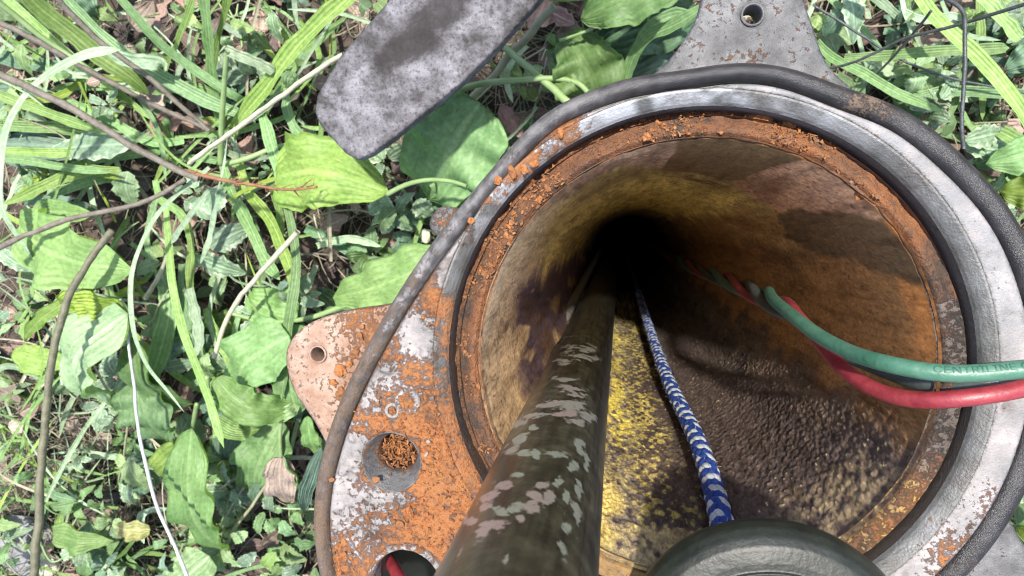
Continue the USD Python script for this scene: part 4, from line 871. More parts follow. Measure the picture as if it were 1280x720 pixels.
broad(c, (265, 520), (325, 536), 26, LIME, -.39, -.40, .01, bend=(5, 10), tilt=.7)
broad(c, (352, 525), (318, 622), 72, BROAD, -.43, -.47, .02, ripple=.0025, shape=(.65, .6))
broad(c, (300, 525), (288, 580), 58, BLUE, -.45, -.48, .01)
broad(c, (352, 512), (372, 500), 40, PALE, -.39, -.40, .01, tilt=.4)
broad(c, (372, 395), (308, 372), 62, BROAD, -.44, -.44, .01, shape=(.6, .55))
broad(c, (385, 520), (402, 570), 24, BROAD, -.4, -.44, .01)
stalk(c, [(354, 512), (350, 545), (352, 575), (356, 600)], 6, STALK, -.40, -.44)
stalk(c, [(470, 372), (430, 382), (395, 395), (340, 402), (290, 392)], 8, STALK, -.42, -.44)
stalk(c, [(372, 420), (356, 470), (352, 512)], 7, STALK, -.42, -.41)
c = thing('broad_leaved_plant', 'crowded wavy broad leaves low in the shade between lug and string', 'plant')
for (b, tp, w, m, z) in (((250, 400), (205, 440), 60, BLUE, -.47), ((300, 455), (240, 450), 56, BROAD, -.48), ((330, 520), (262, 505), 64, BROAD, -.475), ((225, 520), (262, 590), 60, PALE, -.48), ((345, 560), (282, 540), 60, BLUE, -.49), ((200, 430), (228, 372), 44, PALE, -.46), ((320, 410), (262, 392), 52, BROAD, -.49), ((262, 600), (318, 592), 44, BROAD, -.5), ((178, 545), (205, 590), 40, BLUE, -.5)):
    broad(c, b, tp, w, m, z, z - .01, .02, wavy=.4, tilt=rr.uniform(-.4, .4), shape=(.7, .6), bend=(rr.uniform(-8, 8), rr.uniform(-8, 8)))
single('wilted_leaf', 'wilted pinkish brown and green leaf hanging by the seal', 'leaf', lambda p, nm: broad(p, (352, 572), (362, 628), 44, DEAD[3], -.40, -.46, .012, tilt=.3, shape=(.7, .6), name=nm))
single('wilted_leaf', 'limp blue green leaf folded beside the wilted brown one', 'leaf', lambda p, nm: broad(p, (354, 570), (388, 612), 30, PALE, -.40, -.46, .012, tilt=-.5, name=nm))
single('wilted_leaf', 'narrow blue green leaf standing edge on against the seal', 'leaf', lambda p, nm: broad(p, (402, 560), (380, 640), 22, BLUE, -.36, -.44, .012, tilt=.8, name=nm))
c = thing('broad_leaved_plant', 'ragged pale lime leaf lying on grass near the yellow leaf', 'plant')
broad(c, (142, 676), (66, 664), 44, LIME, -.43, -.43, .01, shape=(1.5, .6), tilt=.1, ripple=.0018)
broad(c, (150, 672), (100, 720), 40, BROAD, -.48, -.5, .015, bend=(-8, -4))
stalk(c, [(132, 672), (112, 690), (100, 720)], 3, STALK, -.46, -.5)
single('yellow_leaf', 'small torn yellow leaf on the ground', 'leaf', lambda p, nm: broad(p, (188, 662), (144, 658), 28, YELLOW, -.42, -.42, .006, shape=(.7, .5), ripple=.001, wavy=.3, name=nm))
single('pale_leaf', 'blue green broad leaf at the foot of the pale string', 'leaf', lambda p, nm: broad(p, (262, 695), (222, 735), 62, PALE, -.44, -.46, .015, shape=(.6, .55), name=nm))
c = thing('broad_leaved_plant', 'bright green ribbed leaf pointing from under the bar tip', 'plant')
broad(c, (345, 222), (487, 242), 96, LIME, -.40, -.38, .02, bend=(4, -14), ripple=.0032, shape=(.62, .6), tilt=.05)
stalk(c, [(484, 243), (505, 232), (535, 225), (565, 227), (584, 233)], 7, STALK, -.38, -.36)
c = thing('broad_leaved_plant', 'large rounded green leaf tucked against the seal under the bar', 'plant')
broad(c, (600, 128), (536, 250), 130, BROAD, -.40, -.46, .03, ripple=.003, bend=(8, -4), shape=(.72, .55), tilt=.12)
broad(c, (590, 232), (520, 275), 60, BLUE, -.48, -.5, .01)
c = thing('broad_leaved_plant', 'pointed lime leaf poking out above the left lug', 'plant')
broad(c, (560, 318), (416, 372), 64, LIME, -.36, -.40, .02, bend=(4, 8), ripple=.002, shape=(.7, .55), tilt=-.2)
c = thing('broad_leaved_plant', 'tattered green leaf on a curved stalk between bar and seal', 'plant')
broad(c, (745, 118), (705, 42), 86, BROAD, -.42, -.42, .02, bend=(4, 4), ripple=.002, shape=(.55, .7), tilt=.15)
stalk(c, [(575, 112), (605, 104), (650, 100), (690, 98), (722, 104), (735, 116)], 9, STALK, -.42, -.40)
c = thing('broad_leaved_plant', 'broad bright leaf at the top edge over darker leaves', 'plant')
broad(c, (846, -30), (726, 24), 70, BROAD, -.36, -.38, .02, bend=(0, 6), ripple=.0025, shape=(.7, .55))
broad(c, (870, 20), (742, 60), 84, BLUE, -.47, -.48, .02, bend=(0, -6), ripple=.003)
broad(c, (850, 80), (775, 110), 60, BLUE, -.48, -.5, .02)
broad(c, (880, -40), (700, -20), 60, BROAD, -.42, -.42, .02)
stalk(c, [(700, 50), (730, 40), (780, 16), (820, -2)], 4, STALK, -.40, -.36)
c = thing('broad_leaved_plant', 'dark blue green ribbed leaf shaded under the lime blades', 'plant')
broad(c, (0, 180), (112, 186), 62, BLUE, -.48, -.48, .012, ripple=.0035, shape=(.7, .6))
broad(c, (-20, 130), (70, 130), 50, BLUE, -.5, -.5, .012, ripple=.003)
broad(c, (-10, 20), (42, 8), 44, PALE, -.46, -.46, .012)
broad(c, (100, -20), (132, 28), 34, BLUE, -.44, -.46, .012)
c = thing('broad_leaved_plant', 'lime and green leaves beside the seal at the picture edge', 'plant')
broad(c, (1300, 190), (1232, 205), 44, BROAD, -.42, -.42, .012)
broad(c, (1310, 240), (1250, 240), 50, LIME, -.40, -.40, .012)
broad(c, (1300, 60), (1256, 88), 40, BLUE, -.44, -.44, .012)
broad(c, (1330, 650), (1255, 668), 50, BROAD, -.40, -.42, .012)
broad(c, (1330, 690), (1270, 660), 30, LIME, -.38, -.40, .012)

LAND = [('the arching pale leaf', 30, 130), ('the top corner leaves', 110, 55), ('the dark soil patch', 300, 30), ('the upright green tuft', 268, 70), ('the bright folded blade', 370, 60), ('the grey bar', 470, 110), ('the ribbed lime leaf', 410, 250), ('the rounded leaf', 560, 190), ('the tan cut stalk', 640, 70), ('the tattered leaf', 725, 85), ('the bare grey lug', 830, 20), ('the wire tangle', 1090, 60), ('the hooked wire', 1206, 110), ('the far corner blades', 1260, 40),
        ('the lime broad leaf', 100, 310), ('the flattened blades', 90, 205), ('the crossing blades', 310, 300), ('the cream straw stalk', 320, 350), ('the chips', 500, 290), ('the drooping leaves', 210, 500), ('the rust stained lug', 340, 460), ('the olive stem', 60, 480), ('the pale string', 180, 560), ('the star shaped weed', 100, 625), ('the yellow leaf', 165, 665), ('the grey stone', 30, 690), ('the wilted leaf', 355, 600), ('the bottom oval leaves', 350, 680), ('the ragged lime leaf', 100, 668), ('the long drooping leaf', 265, 620), ('the left edge grass', 20, 580), ('the ruffled leaf pair', 1240, 185), ('the lower seal edge', 1270, 665)]
def near(q):
    k = sorted(range(len(LAND)), key=lambda i: (LAND[i][1] - q[0])**2 + (LAND[i][2] - q[1])**2)[0]
    n, x, y = LAND[k]; dx, dy = q[0] - x, q[1] - y
    side = ('beside' if abs(dx) > abs(dy) else ('below' if dy > 0 else 'above')) if math.hypot(dx, dy) > 16 else 'under'
    return side + ' ' + n
_seen = set()
def named(prefix, q):      # a label found nowhere else, told by what the thing lies beside or between
    k = sorted(range(len(LAND)), key=lambda i: (LAND[i][1] - q[0])**2 + (LAND[i][2] - q[1])**2)
    tries = [prefix + near(q)] + [prefix + 'between ' + LAND[k[0]][0] + ' and ' + LAND[j][0] for j in k[1:4]]
    lab = next((t for t in tries if t not in _seen and len(t.split()) <= 16), tries[0]); _seen.add(lab); return lab
# distinct small leaves -----------------------------------------------------
def small_leaf(par, base, tip, w, m, z0=-.44, z1=-.45, tilt=0.0, arch=.008, name='leaf', seed=0):
    a, b = at(*base, z0), at(*tip, z1); n = 15; P = spline([a, (a + b)/2 + [0, 0, arch], b], n); t = np.linspace(0, 1, n)
    W = px(w, z0)*(np.sin(np.pi*t**.75)**.8)*(1 + .10*np.where(np.arange(n) % 2, 1, -1)) + .0005
    v, f, uv = ribbon(P, W, 9, .2, tilt, .15, .0006, 4, .15, seed + int(base[0]*5 + base[1]))
    return obj(name, (v, f), m, par, uv=uv)
SMALL = [  # (label, [(base, tip, width, look)])
    ('jagged white edged leaf pointing over green blades below the dry stem', [((168, 180), (62, 188), 42, WEED), ((160, 214), (168, 258), 34, PALE)]),
    ('pair of toothed blue green leaves in the middle of the blades', [((262, 310), (318, 282), 34, WEED), ((250, 322), (308, 342), 36, WEED), ((240, 318), (272, 334), 17, WEED), ((268, 270), (278, 230), 34, WEED)]),
    ('small blue green leaves among shadows above the drooping leaves', [((245, 452), (203, 460), 22, WEED), ((265, 440), (290, 464), 20, WEED), ((262, 418), (258, 440), 24, BLUE)]),
    ('round pale sprouting leaves on bare soil by the upright tuft', [((320, 40), (288, 28), 14, PALE), ((318, 40), (338, 62), 20, PALE), ((312, 70), (330, 62), 18, WEEDG), ((300, 50), (318, 52), 16, PALE), ((282, 45), (290, 58), 16, PALE)]),
    ('pale grey green leaf curled by the soil patch', [((340, 14), (354, 56), 22, WEED), ((345, 34), (362, 50), 14, PALE)]),
    ('pale oval leaf hanging beside the dry stem at the edge', [((28, 55), (42, 96), 26, PALE), ((60, 95), (88, 92), 26, PALE), ((40, 35), (72, 30), 24, PALE)]),
    ('cluster of scalloped dark green leaves below the flattened blades', [((42, 212), (60, 222), 22, WEEDG), ((38, 222), (46, 238), 18, WEEDG), ((62, 214), (86, 222), 16, BLUE), ((25, 205), (36, 216), 20, BLUE), ((70, 205), (82, 214), 16, WEEDG)]),
    ('white edged leaf trailing from the top beside the wire', [((1060, -15), (1066, 56), 26, WEED), ((1052, 12), (1030, 46), 26, BLUE), ((1075, 5), (1050, -10), 20, WEED)]),
    ('ruffled pale leaf pair right behind the seal under the wire', [((1206, 176), (1252, 166), 26, WEED), ((1205, 182), (1272, 196), 24, WEED), ((1218, 205), (1240, 196), 22, WEEDG)]),
    ('single pale leaf touching the seal below the fanned blades', [((1186, 152), (1156, 146), 18, WEED)]),
    ('whitish lobed leaf folded at the picture edge under the bow', [((0, 312), (48, 340), 22, WEED), ((30, 332), (38, 318), 10, WEED), ((-6, 330), (8, 350), 22, WEED)]),
    ('pale twisted leaf ends left of the olive stem', [((30, 425), (44, 388), 18, LIME), ((20, 410), (40, 412), 9, WEED), ((42, 396), (68, 400), 11, WEED), ((12, 388), (5, 404), 16, WEED)]),
    ('star shaped cluster of toothed green leaves on thin grass', [((95, 625), (58, 606), 14, WEEDG), ((96, 628), (62, 632), 16, WEEDG), ((100, 628), (110, 650), 12, WEEDG), ((92, 630), (82, 646), 10, WEEDG), ((102, 622), (120, 606), 14, WEEDG), ((98, 618), (98, 598), 12, WEEDG), ((110, 625), (138, 630), 18, WEEDG), ((128, 622), (132, 600), 16, WEEDG)]),
    ('single green leaf by the olive stem low on the grass', [((18, 596), (44, 592), 16, WEEDG)]),
    ('heart shaped white edged leaf near the pale string', [((160, 606), (172, 632), 22, WEED), ((165, 612), (150, 600), 12, WEED)]),
    ('pale bluish leaf beside the string above the grass', [((160, 575), (188, 610), 28, PALE), ((158, 580), (152, 562), 18, PALE)]),
    ('two white edged oval leaves under the wilted leaf', [((292, 612), (310, 636), 20, WEED), ((338, 618), (342, 640), 18, WEED), ((345, 600), (336, 615), 12, WEEDG)]),
    ('tangle of small oval leaves against the seal near the bottom', [((330, 660), (350, 648), 18, WEEDG), ((352, 650), (372, 668), 18, WEEDG), ((352, 682), (384, 700), 22, PALE), ((320, 690), (300, 706), 18, WEED), ((368, 675), (398, 678), 22, WEEDG), ((340, 700), (360, 715), 20, LIME), ((310, 665), (290, 672), 18, PALE), ((352, 716), (378, 706), 18, WEED), ((330, 640), (324, 668), 16, WEEDG), ((372, 640), (380, 656), 20, WEEDG), ((345, 690), (330, 708), 18, LIME)]),
    ('bluish leaves with curled edges under the lime bow leaf', [((92, 248), (45, 262), 16, BLUE), ((112, 255), (70, 270), 18, BLUE), ((120, 262), (86, 276), 14, BLUE), ((64, 246), (30, 256), 12, BLUE)]),
    ('grey green crumpled leaves by the chips near the nub', [((495, 262), (476, 284), 26, PALE), ((520, 250), (540, 270), 26, WEED), ((480, 255), (462, 268), 18, WEED), ((505, 270), (515, 290), 18, PALE)]),
]
for lab, ls in SMALL:
    c = thing('small_leaved_weed', lab, 'plant')
    for i, (b, tp, w, m) in enumerate(ls): small_leaf(c, b, tp, w, m, -.43 - .012*(i % 3), -.45 - .01*(i % 2), tilt=rr.uniform(-.4, .4))
    b = ls[0][0]; stalk(c, [(b[0], b[1], -.44), (b[0] + 6, b[1] + 5, -.49), (b[0] + 4, b[1] + 2, -.55)], 2.5, STALK, n=10, sides=6, name='stem')

def free(q, m=0):
    return not ((370 < q[0] < 1330 and q[1] > 60) and bead_big.contains(Point(*q)))
bead_big = Polygon(bead_px).buffer(-14)
def spot(far=24):
    while True:
        q = rr.uniform([-far, -far], [1280 + far, 720 + far])
        if free(q) and not (430 < q[0] < 1180 and q[1] > 330): return q

# stems, stalks, string, wire ----------------------------------------------
def stick(name, label, cat, pts, w, m, z0, z1=None, n=60, taper=.8, rough=.2, sides=9, group=None):
    P, _ = even(PXZ(pts, z0, z1), n); w0 = px(w, P[:, 2].mean())/2
    r = w0*np.linspace(1, taper, n)*(1 + rough*(fb(P, 120, 3, int(pts[0][0]) % 50) - .5)*2)
    P = P + (np.stack([fb(P, 30, 3, 77), fb(P, 30, 3, 78), fb(P, 30, 3, 79)], -1) - .5)*w0*2.2
    v, f = tube(P, r, sides); o = obj(name, (v, f), m); return tag(o, label, cat, group)
stick('dry_stalk', 'long grey brown dry stem slanting across from the edge', 'stalk', [(-20, 80), (50, 114), (100, 144), (160, 180), (215, 210), (250, 222)], 11, TWIG, -.30, -.33)
stick('dry_stalk', 'thin orange brown dry stem tip lying over the ribbed leaf', 'stalk', [(232, 213), (262, 221), (300, 229), (345, 236), (396, 233)], 6, TWIGO, -.33, -.32, rough=.45, taper=.5)
stick('dry_stalk', 'grey dry stem falling from the top past the lime blades', 'stalk', [(62, -20), (95, 22), (130, 55), (180, 92), (222, 128), (262, 165)], 8, TWIG, -.33, -.42)
stick('dry_stalk', 'thin flat grey stem crossing beneath the arching pale leaf', 'stalk', [(-10, 26), (45, 52), (90, 78), (135, 102), (190, 130), (255, 162)], 8, TWIG, -.36, -.44)
stick('dry_stalk', 'dark brown curved stem over the lime broad leaf', 'stalk', [(-15, 318), (45, 288), (100, 272), (150, 260), (195, 244), (232, 224)], 8, TWIG, -.33, -.35)
stick('olive_stem', 'olive brown upright stem running down to the bottom edge', 'stalk', [(140, 288), (118, 316), (90, 362), (76, 405), (66, 450), (58, 520), (51, 590), (46, 650), (42, 735)], 10, OLIVE, -.33, -.30, taper=1.2)
stick('straw_stalk', 'cream straw stalk pointing from shadow up to the blades', 'stalk', [(268, 446), (284, 398), (300, 370), (318, 350), (345, 320), (371, 290)], 7, STRAW, -.40, -.36, taper=1.0)
stick('straw_stalk', 'pale straw stalk leaning onto the tip of the grey bar', 'stalk', [(236, 205), (262, 185), (300, 158), (350, 121), (392, 92), (430, 68)], 7, STRAW, -.38, -.312, taper=.9)
stick('straw_stalk', 'tan cut stalk under the bar pointing to the top edge', 'stalk', [(574, 138), (600, 110), (642, 66), (668, 36), (694, 8)], 9, TAN, -.45, -.42, taper=1.1)
stick('straw_stalk', 'pale green cut stalk crossing the tan one beside the bar', 'stalk', [(626, 58), (652, 80), (680, 102), (715, 130)], 9, STALK, -.43, -.40, taper=1.1, rough=.05)
stick('straw_stalk', 'bent beige stalk leaning near the wilted leaf', 'stalk', [(284, 678), (300, 650), (318, 628), (338, 596)], 5, TAN, -.46, -.43)
stick('straw_stalk', 'short pale stalk with dark joint beside the olive shadows', 'stalk', [(182, 372), (196, 350), (205, 330), (214, 308)], 7, STRAW, -.43, -.41)
stick('straw_stalk', 'thin brown stalk standing in the grass near the string', 'stalk', [(166, 478), (160, 530), (154, 570), (147, 606)], 3.5, TAN, -.42, -.5)
stick('pale_string', 'long whitish string hanging down across green leaves', 'string', [(156, 392), (158, 410), (162, 445), (167, 478), (172, 525), (181, 575), (193, 622), (207, 655), (222, 690), (240, 735)], 3.8, WHITE, -.37, -.32, rough=.25, taper=1.4)
stick('fence_wire', 'dull grey wire hooked over at the top and hanging down', 'wire', [(1165, -14), (1185, 0), (1202, 14), (1206, 40), (1205, 80), (1203, 120), (1202, 160), (1205, 186)], 4.6, WIRE, -.22, -.24, rough=.02, taper=1)
stick('fence_wire', 'thin dark wire running from the hooked wire across the corner', 'wire', [(1300, -2), (1250, 16), (1206, 29), (1160, 40), (1120, 52), (1075, 75), (1030, 86)], 4, WIRE, -.24, -.36, rough=.02)
stick('fence_wire', 'short dark wire crossing under the hooked wire', 'wire', [(1164, 14), (1140, 44), (1115, 72), (1088, 100)], 3.2, WIRE, -.34, -.42, rough=.02)
stick('fence_wire', 'thin wire lying low behind the fanned blades', 'wire', [(1020, 8), (1070, 40), (1120, 72), (1180, 95), (1290, 118)], 3, WIRE, -.42, -.44, rough=.02)
for k, (pts, w) in enumerate([([(700, 50), (660, 72), (625, 98), (590, 130)], 3), ([(740, 72), (770, 92), (790, 112)], 4), ([(590, 60), (620, 82), (650, 110)], 2.5), ([(120, 140), (155, 160), (195, 182), (225, 205)], 3.2), ([(150, 165), (172, 154), (182, 132)], 2.5), ([(660, 120), (668, 100), (660, 75)], 2.5), ([(1110, 40), (1125, 70), (1118, 95)], 3), ([(1100, 5), (1120, 30), (1128, 45)], 4), ([(400, 270), (440, 262), (490, 275)], 3), ([(375, 318), (430, 322), (470, 345)], 3), ([(120, 485), (130, 520), (145, 530)], 3), ([(0, 530), (60, 527), (120, 520)], 2.5), ([(225, 620), (236, 650), (225, 690)], 3), ([(260, 650), (275, 680), (262, 700)], 3)]):
    stick('dry_twig', ('tan' if k % 2 == 0 else 'brown') + (' very' if w < 2.8 else '') + ' thin dry twig lying ' + near(pts[1]), 'twig', pts, w, TWIG if k % 2 else TAN, -.5, -.5, n=24, sides=6, group='thin twigs in the leaf litter')

for k in range(34):
    q = spot(); an = rr.uniform(0, 6.28); l = rr.uniform(20, 60); d = np.array([math.cos(an), math.sin(an)])*l; c1 = rr.normal(0, 14, 2); c2 = rr.normal(0, 14, 2)
    nm = [('straw coloured', STRAW), ('pale green', STALK), ('brown', TWIG)][rr.integers(3)]
    stick('curled_tendril', named(nm[0] + (' short' if l < 35 else ' long') + ' thin curled tendril ', q), 'tendril', [tuple(q), tuple(q + d*.33 + c1), tuple(q + d*.66 + c2), tuple(q + d)], rr.uniform(1.8, 3.4), nm[1], GZ + rr.uniform(.03, .10), GZ + rr.uniform(.03, .12), n=24, sides=5, rough=.05, group='thin curled tendrils among the blades')
fray = []
for k in range(26):
    x = rr.uniform(238, 395); y = np.interp(x, [232, 262, 300, 345, 396], [213, 221, 229, 236, 233]); a_ = rr.uniform(-.9, .9); l = rr.uniform(6, 20)
    p = at(x, y, -.325); e = at(x + l*math.cos(a_), y + l*math.sin(a_), -.325 + rr.uniform(-.01, .01)); fray.append(tube(np.array([p, (p + e)/2 + rr.normal(0, .002, 3), e]), [.0006, .0004, .0002], 4))
obj('frayed_fibres', join(fray), TWIGO, stage.GetPrimAtPath('/World/dry_stalk_001'))
# grey stone and pale chips ------------------------------------------------
def rock(name, label, cat, x, y, z, s, m, flat=.5, seed=1, asp=1.0):
    c = at(x, y, z); k = trimesh.creation.icosphere(subdivisions=4); v = np.asarray(k.vertices)
    v = v*(1 + (fb(v + seed*9.1, 1.3, 4, seed)[:, None] - .5)*.9)
    v = np.sign(v)*np.abs(v)**.85 * [px(s, z)*asp, px(s, z), px(s, z)*flat] + c
    return tag(obj(name, (v, k.faces), m), label, cat)
rock('grey_stone', 'flat grey stone at the foot of the olive stem', 'stone', 28, 682, -.535, 44, STONE, .35, 3)
rock('grey_stone', 'small pale stone chip beside the larger grey stone', 'stone', 62, 706, -.525, 15, STRAW, .5, 5)
rock('pale_chip', 'cream wood chip lying by the cast nub', 'wood chip', 532, 296, -.47, 8, STRAW, .5, 8, .7)
rock('pale_chip', 'rounded greyish chip behind the cream wood chip', 'wood chip', 486, 268, -.50, 11, STONE, .5, 9)

# dead leaves: a few distinct ones, then the litter ---------------------------
def dead(par, nm, x, y, z, l, w, an, m, curl, seed):
    c = at(x, y, z); r = np.random.default_rng(seed); n = 9; t = np.linspace(-.5, .5, n); L_ = px(l, z)
    P = c + np.stack([t*L_*math.cos(an), t*L_*math.sin(an), (t**2)*L_*curl + r.normal(0, .02)*t*L_], -1)
    W = px(w, z)*np.sin(np.pi*(t + .5)**.8)**.7*(1 + r.normal(0, .12, n)) + .0008
    v, f, uv = ribbon(P, W, 7, r.uniform(-.2, .7), r.uniform(-.6, .6), r.uniform(-.3, .4), .0006, 3, .35, seed)
    return obj(nm, (v, f), m, par, uv=uv)
for lab, x, y, l, w, an, m, z in (
    ('pinkish tan dead leaf lying under the grey dry stem', 196, 118, 46, 24, 1.3, 3, -.47), ('mauve dead leaf beside the tan one near the blades', 212, 150, 44, 26, .3, 3, -.48), ('cream dead leaf end tucked against the dry stem', 184, 116, 24, 16, .9, 1, -.46),
    ('reddish brown dead leaf by the olive stem', 14, 494, 40, 22, -.6, 0, -.48), ('pale tan dead leaf touching the olive stem', 38, 510, 36, 22, .5, 1, -.48), ('rounded pinkish dead leaf on the thin grass', 24, 532, 32, 22, .1, 3, -.49), ('broad brown dead leaf folded under the drooping leaf', 258, 648, 50, 24, -.9, 1, -.5), ('brown dead leaf beside the string on dark soil', 230, 628, 34, 24, 1.2, 0, -.5),
    ('copper dead leaf caught behind the tan stalk', 702, 22, 36, 26, -.5, 3, -.44), ('brown dead leaf between rounded leaf and seal', 640, 152, 50, 24, -1.0, 0, -.48), ('pinkish dead leaf against the seal near the lug', 385, 545, 40, 22, -1.1, 0, -.46), ('dark folded dead leaf near the top wire', 1100, 30, 60, 36, .4, 2, -.5), ('brown dead leaf under the fanned blades', 1168, 54, 48, 22, .5, 0, -.48), ('rosy dead leaf scrap below the ribbed leaf', 420, 278, 40, 22, .4, 3, -.48), ('dark brown dead leaf scrap under the straw stalk', 312, 200, 44, 24, .2, 0, -.49), ('brown dead leaf by the small weeds at the bottom', 340, 672, 36, 26, .7, 0, -.48), ('mauve dead leaf near the soil patch at the top', 180, 20, 50, 32, .8, 0, -.48), ('small red brown dead flower head on the dry stem', 118, 102, 22, 12, .2, 3, -.42), ('pale pink dead leaf below the wilted leaf', 316, 612, 20, 16, .3, 3, -.46)):
    single('dead_leaf', lab, 'dead leaf', lambda p, nm: dead(p, nm, x, y, z, l, w, an, DEAD[m], .3, int(x + y)))
DN = {0: 'brown', 1: 'tan', 2: 'dark brown', 3: 'pinkish'}
for k in range(280):
    q = spot(); mi = rr.choice([0, 0, 2, 2, 1, 3]); cu = rr.uniform(0, .9); l = rr.uniform(22, 56)
    o = dead(None, 'litter_leaf', q[0], q[1], GZ + rr.uniform(.012, .05), l, rr.uniform(12, 30), rr.uniform(0, 6.28), DEAD[mi], cu, k)
    tag(o, named(('small ' if l < 34 else 'large ' if l > 46 else '') + ('curled ' if cu > .5 else 'flat ') + DN[mi] + ' dead leaf ', q), 'dead leaf', 'dead leaves littering the soil')

# low weeds filling the gaps ------------------------------------------------
WN = [(WEEDG, 'bright green'), (WEED, 'white edged'), (BLUE, 'blue green'), (PALE, 'pale green'), (WEED, 'white edged'), (PALE, 'pale green')]
for k in range(185):
    while True:
        q = spot()
        if k < 60 and not (q[0] < 400 and q[1] > 330): continue
        if 60 <= k < 90 and not (q[0] > 1000): continue
        if q[1] < 330 and 60 < q[0] < 230 and rr.uniform() < .5: continue
        break
    nl = rr.integers(4, 9); m, wn = WN[rr.integers(len(WN))]; s_ = rr.uniform(12, 30); z = GZ + rr.uniform(.03, .11)
    c = thing('low_weed', named(('low ' if s_ < 21 else 'larger ') + '%s weed with %s leaves ' % (wn, ['', '', '', '', 'four', 'five', 'six', 'seven', 'eight'][nl]), q), 'plant', 'low weeds between the larger plants')
    a0 = rr.uniform(0, 6.28)
    stalk(c, [(q[0], q[1], z), (q[0] + 2, q[1] + 3, z - .02), (q[0] + rr.uniform(-8, 8), q[1] + rr.uniform(-8, 8), GZ)], 2.2, STALK, n=8, sides=5, name='stem')
    for i in range(nl):
        an = a0 + 6.28*i/nl + rr.uniform(-.4, .4); r0 = rr.uniform(1, 8); l = s_*rr.uniform(.6, 1.3)
        small_leaf(c, (q[0] + r0*math.cos(an), q[1] + r0*math.sin(an)), (q[0] + (r0 + l)*math.cos(an), q[1] + (r0 + l)*math.sin(an)), l*rr.uniform(.45, .8), m, z, z + rr.uniform(-.03, .015), tilt=rr.uniform(-.7, .7), arch=rr.uniform(0, .014), seed=k)

# loose green blades in the gaps ---------------------------------------------
BN = [(STRAP, 'mid green'), (STRAP, 'mid green'), (STRAPB, 'pale green'), (STRAPL, 'lime green'), (STRAPB, 'pale green')]
for k in range(215):
    q = spot(); m, bn = BN[rr.integers(5)]
    an = rr.uniform(0, 3.14); l = rr.uniform(45, 150); b = rr.normal(0, 18); w = rr.uniform(2.5, 11)
    p0 = q - [l*.5*math.cos(an), l*.5*math.sin(an)]; p1 = q + [l*.5*math.cos(an), l*.5*math.sin(an)]
    z0 = GZ + rr.uniform(.02, .08)
    o = strap(None, [tuple(p0), (q[0] - b*math.sin(an), q[1] + b*math.cos(an)), tuple(p1)], w, m, z0, z0 + rr.uniform(-.02, .06), n=16, seed=k, tilt=rr.uniform(-.6, .6), name='grass_blade')
    tag(o, named(('thin ' if w < 5 else 'wide ' if w > 8.5 else '') + ('short ' if l < 80 else 'long ') + bn + ' loose blade ', q), 'grass blade', 'loose blades between the plants')

for k in range(85):        # thin pale stems and blades lying tangled over one another
    while True:
        q = spot(0)
        if q[0] < 440 and q[1] < 640: break
    an = rr.choice([rr.normal(2.7, .35), rr.normal(1.25, .4)]); l = rr.uniform(70, 190); b = rr.normal(0, 20); w = rr.uniform(2.5, 6.5); z0 = GZ + rr.uniform(.05, .12)
    m, bn = [(STRAPB, 'pale'), (STRAPB, 'pale'), (STRAP, 'green'), (DRYGRASS, 'straw coloured'), (STRAPL, 'lime')][rr.integers(5)]
    p0 = q - [l*.5*math.cos(an), -l*.5*math.sin(an)]; p1 = q + [l*.5*math.cos(an), -l*.5*math.sin(an)]
    o = strap(None, [tuple(p0), (q[0] + b*math.sin(an), q[1] + b*math.cos(an)), tuple(p1)], w, m, z0, z0 + rr.uniform(-.03, .05), n=18, seed=k, tilt=rr.uniform(-.6, .6), name='tangled_blade')
    tag(o, named(('very thin ' if w < 4 else 'slim ') + bn + (' long' if l > 130 else '') + ' tangled blade ', q), 'grass blade', 'thin blades tangled over the plants')

# fine grass and leaf crumbs: too many to count ------------------------------
def blades(n, area, dens, zr, lr, wr, seed, flatness):
    r = np.random.default_rng(seed); pts = []
    while len(pts) < n:
        q = r.uniform(area[:2], area[2:], (n, 2)); d = dens(q); q = q[r.uniform(0, 1, n) < d]; pts += list(q)
    q = np.array(pts[:n]); base = np.array([at(x, y, GZ) for x, y in q]); rw = np.hypot(base[:, 0] - CX, base[:, 1] - CY); base[:, :2] = np.where((rw < .17)[:, None], WELL_C + (base[:, :2] - WELL_C) / rw[:, None] * (.17 + rw[:, None] * .6), base[:, :2]); base[:, 2] = soil_z(base[:, 0], base[:, 1]) + r.uniform(*zr, n)
    an = r.uniform(0, 6.28, n); l = r.uniform(*lr, n); w = r.uniform(*wr, n); el = r.uniform(*flatness, n); an2 = an + r.normal(0, .7, n)
    d1 = np.stack([np.cos(an)*np.cos(el), np.sin(an)*np.cos(el), np.sin(el)], -1); d2 = np.stack([np.cos(an2)*np.cos(el*.2), np.sin(an2)*np.cos(el*.2), np.sin(el)*-.1], -1)
    P = np.stack([base, base + d1*l[:, None]*.35, base + d1*l[:, None]*.6 + d2*l[:, None]*.1, base + d1*l[:, None]*.65 + d2*l[:, None]*.4], 1)
    S = np.stack([-np.sin(an), np.cos(an), r.normal(0, .4, n)], -1); wd = w[:, None]*np.array([.8, 1, .7, .05])
    v = np.stack([P - S[:, None]*wd[..., None]/2, P + S[:, None]*wd[..., None]/2], 2).reshape(-1, 3)
    f = np.vstack([np.array([[0, 1, 3], [0, 3, 2], [2, 3, 5], [2, 5, 4], [4, 5, 7], [4, 7, 6]])])[None] + 8*np.arange(n)[:, None, None]
    uv = np.tile(np.array([[0, 0], [1, 0], [0, .3], [1, .3], [0, .6], [1, .6], [.4, 1], [.6, 1]]), (n, 1))
    return v, f.reshape(-1, 3), uv
lowleft = lambda q: np.clip(sm(330 - q[:, 0], 0, 200)*sm(q[:, 1], 440, 520) + .06, 0, 1)
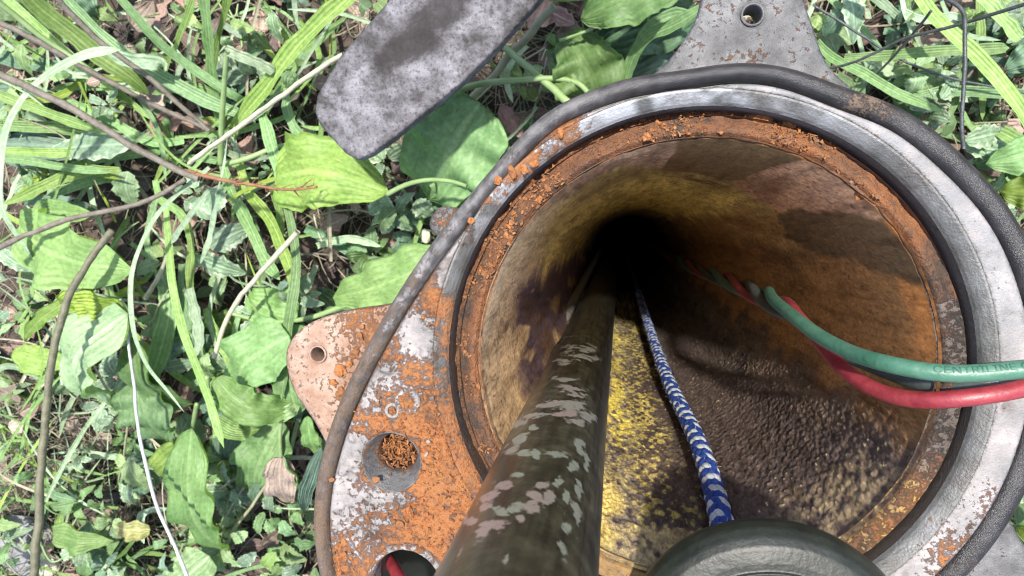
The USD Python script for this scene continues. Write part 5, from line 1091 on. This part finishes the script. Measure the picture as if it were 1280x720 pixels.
v, f, uv = blades(15000, (-500, -420, 1800, 1150), lambda q: np.maximum(lowleft(q), .35 * ((q[:, 0] < -40) | (q[:, 0] > 1300) | (q[:, 1] < -30) | (q[:, 1] > 730) | ((q[:, 0] > 480) & (q[:, 1] > 150)))), (0, .02), (.02, .06), (.0008, .0022), 3, (.05, .9))
tag(obj('short_grass', (v, f), GRASS, uv=uv), 'short fine grass mixed through the weeds', 'grass', kind='stuff')
v, f, uv = blades(14000, (-500, -420, 1800, 1150), lambda q: np.clip(lowleft(q) * .8 * (q[:, 0] > -80) * (q[:, 1] < 760) + .25, 0, 1), (.003, .05), (.02, .07), (.0006, .0017), 4, (.0, .25))
tag(obj('dry_grass', (v, f), DRYGRASS, uv=uv), 'dry straw coloured grass bits lying flat on the soil', 'dry grass', kind='stuff')
n = 20000; q = rr.uniform([-500, -420], [1800, 1150], (n, 2))
cent = np.array([at(x, y, GZ) for x, y in q]); cent = cent[np.hypot(cent[:, 0] - CX, cent[:, 1] - CY) > .09]; q = cent; cent[:, 2] = soil_z(cent[:, 0], cent[:, 1]) + .002
v, f = crumbs(cent, rr.uniform(.001, .0042, len(q)), 15, .4, (1.5, .8, .3))
tag(obj('leaf_crumbs', (v, f), plain('litter_crumbs', (.05, .035, .028), (.22, .16, .12), .85, 30, .5), smooth=False), 'crumbled bark and leaf bits over the soil', 'leaf litter', kind='stuff')

# low leafy ground cover carrying on outside the picture and round the casing
r = np.random.default_rng(21); n = 5200
q = r.uniform([-480, -400], [1780, 1130], (n, 2))
out = (q[:, 0] < -25) | (q[:, 0] > 1305) | (q[:, 1] < -25) | (q[:, 1] > 745) | np.array([not free(p) for p in q]) | ((q[:, 0] > 430) & (q[:, 1] > 330))
q = q[out]; c = np.array([at(x, y, GZ) for x, y in q]); c = c[np.hypot(c[:, 0] - CX, c[:, 1] - CY) > .12]
V_, F_, U_ = [], [], []
for k, p in enumerate(c):
    an = r.uniform(0, 6.28); l = r.uniform(.015, .05); d = np.array([math.cos(an), math.sin(an), r.uniform(-.3, .4)])*l; p = p + [0, 0, r.uniform(.02, .10)]
    P = np.array([p, p + d*.3 + [0, 0, .004], p + d*.65 + [0, 0, .004], p + d]); v, f, uv = ribbon(P, np.array([.004, l*.5, l*.42, .001]), 3, .25)
    F_.append(f + 12*k); V_.append(v); U_.append(uv)
tag(obj('ground_cover', (np.vstack(V_), np.vstack(F_)), WEEDG, uv=np.vstack(U_)), 'low leafy ground cover spreading away from the well', 'ground cover', kind='stuff')
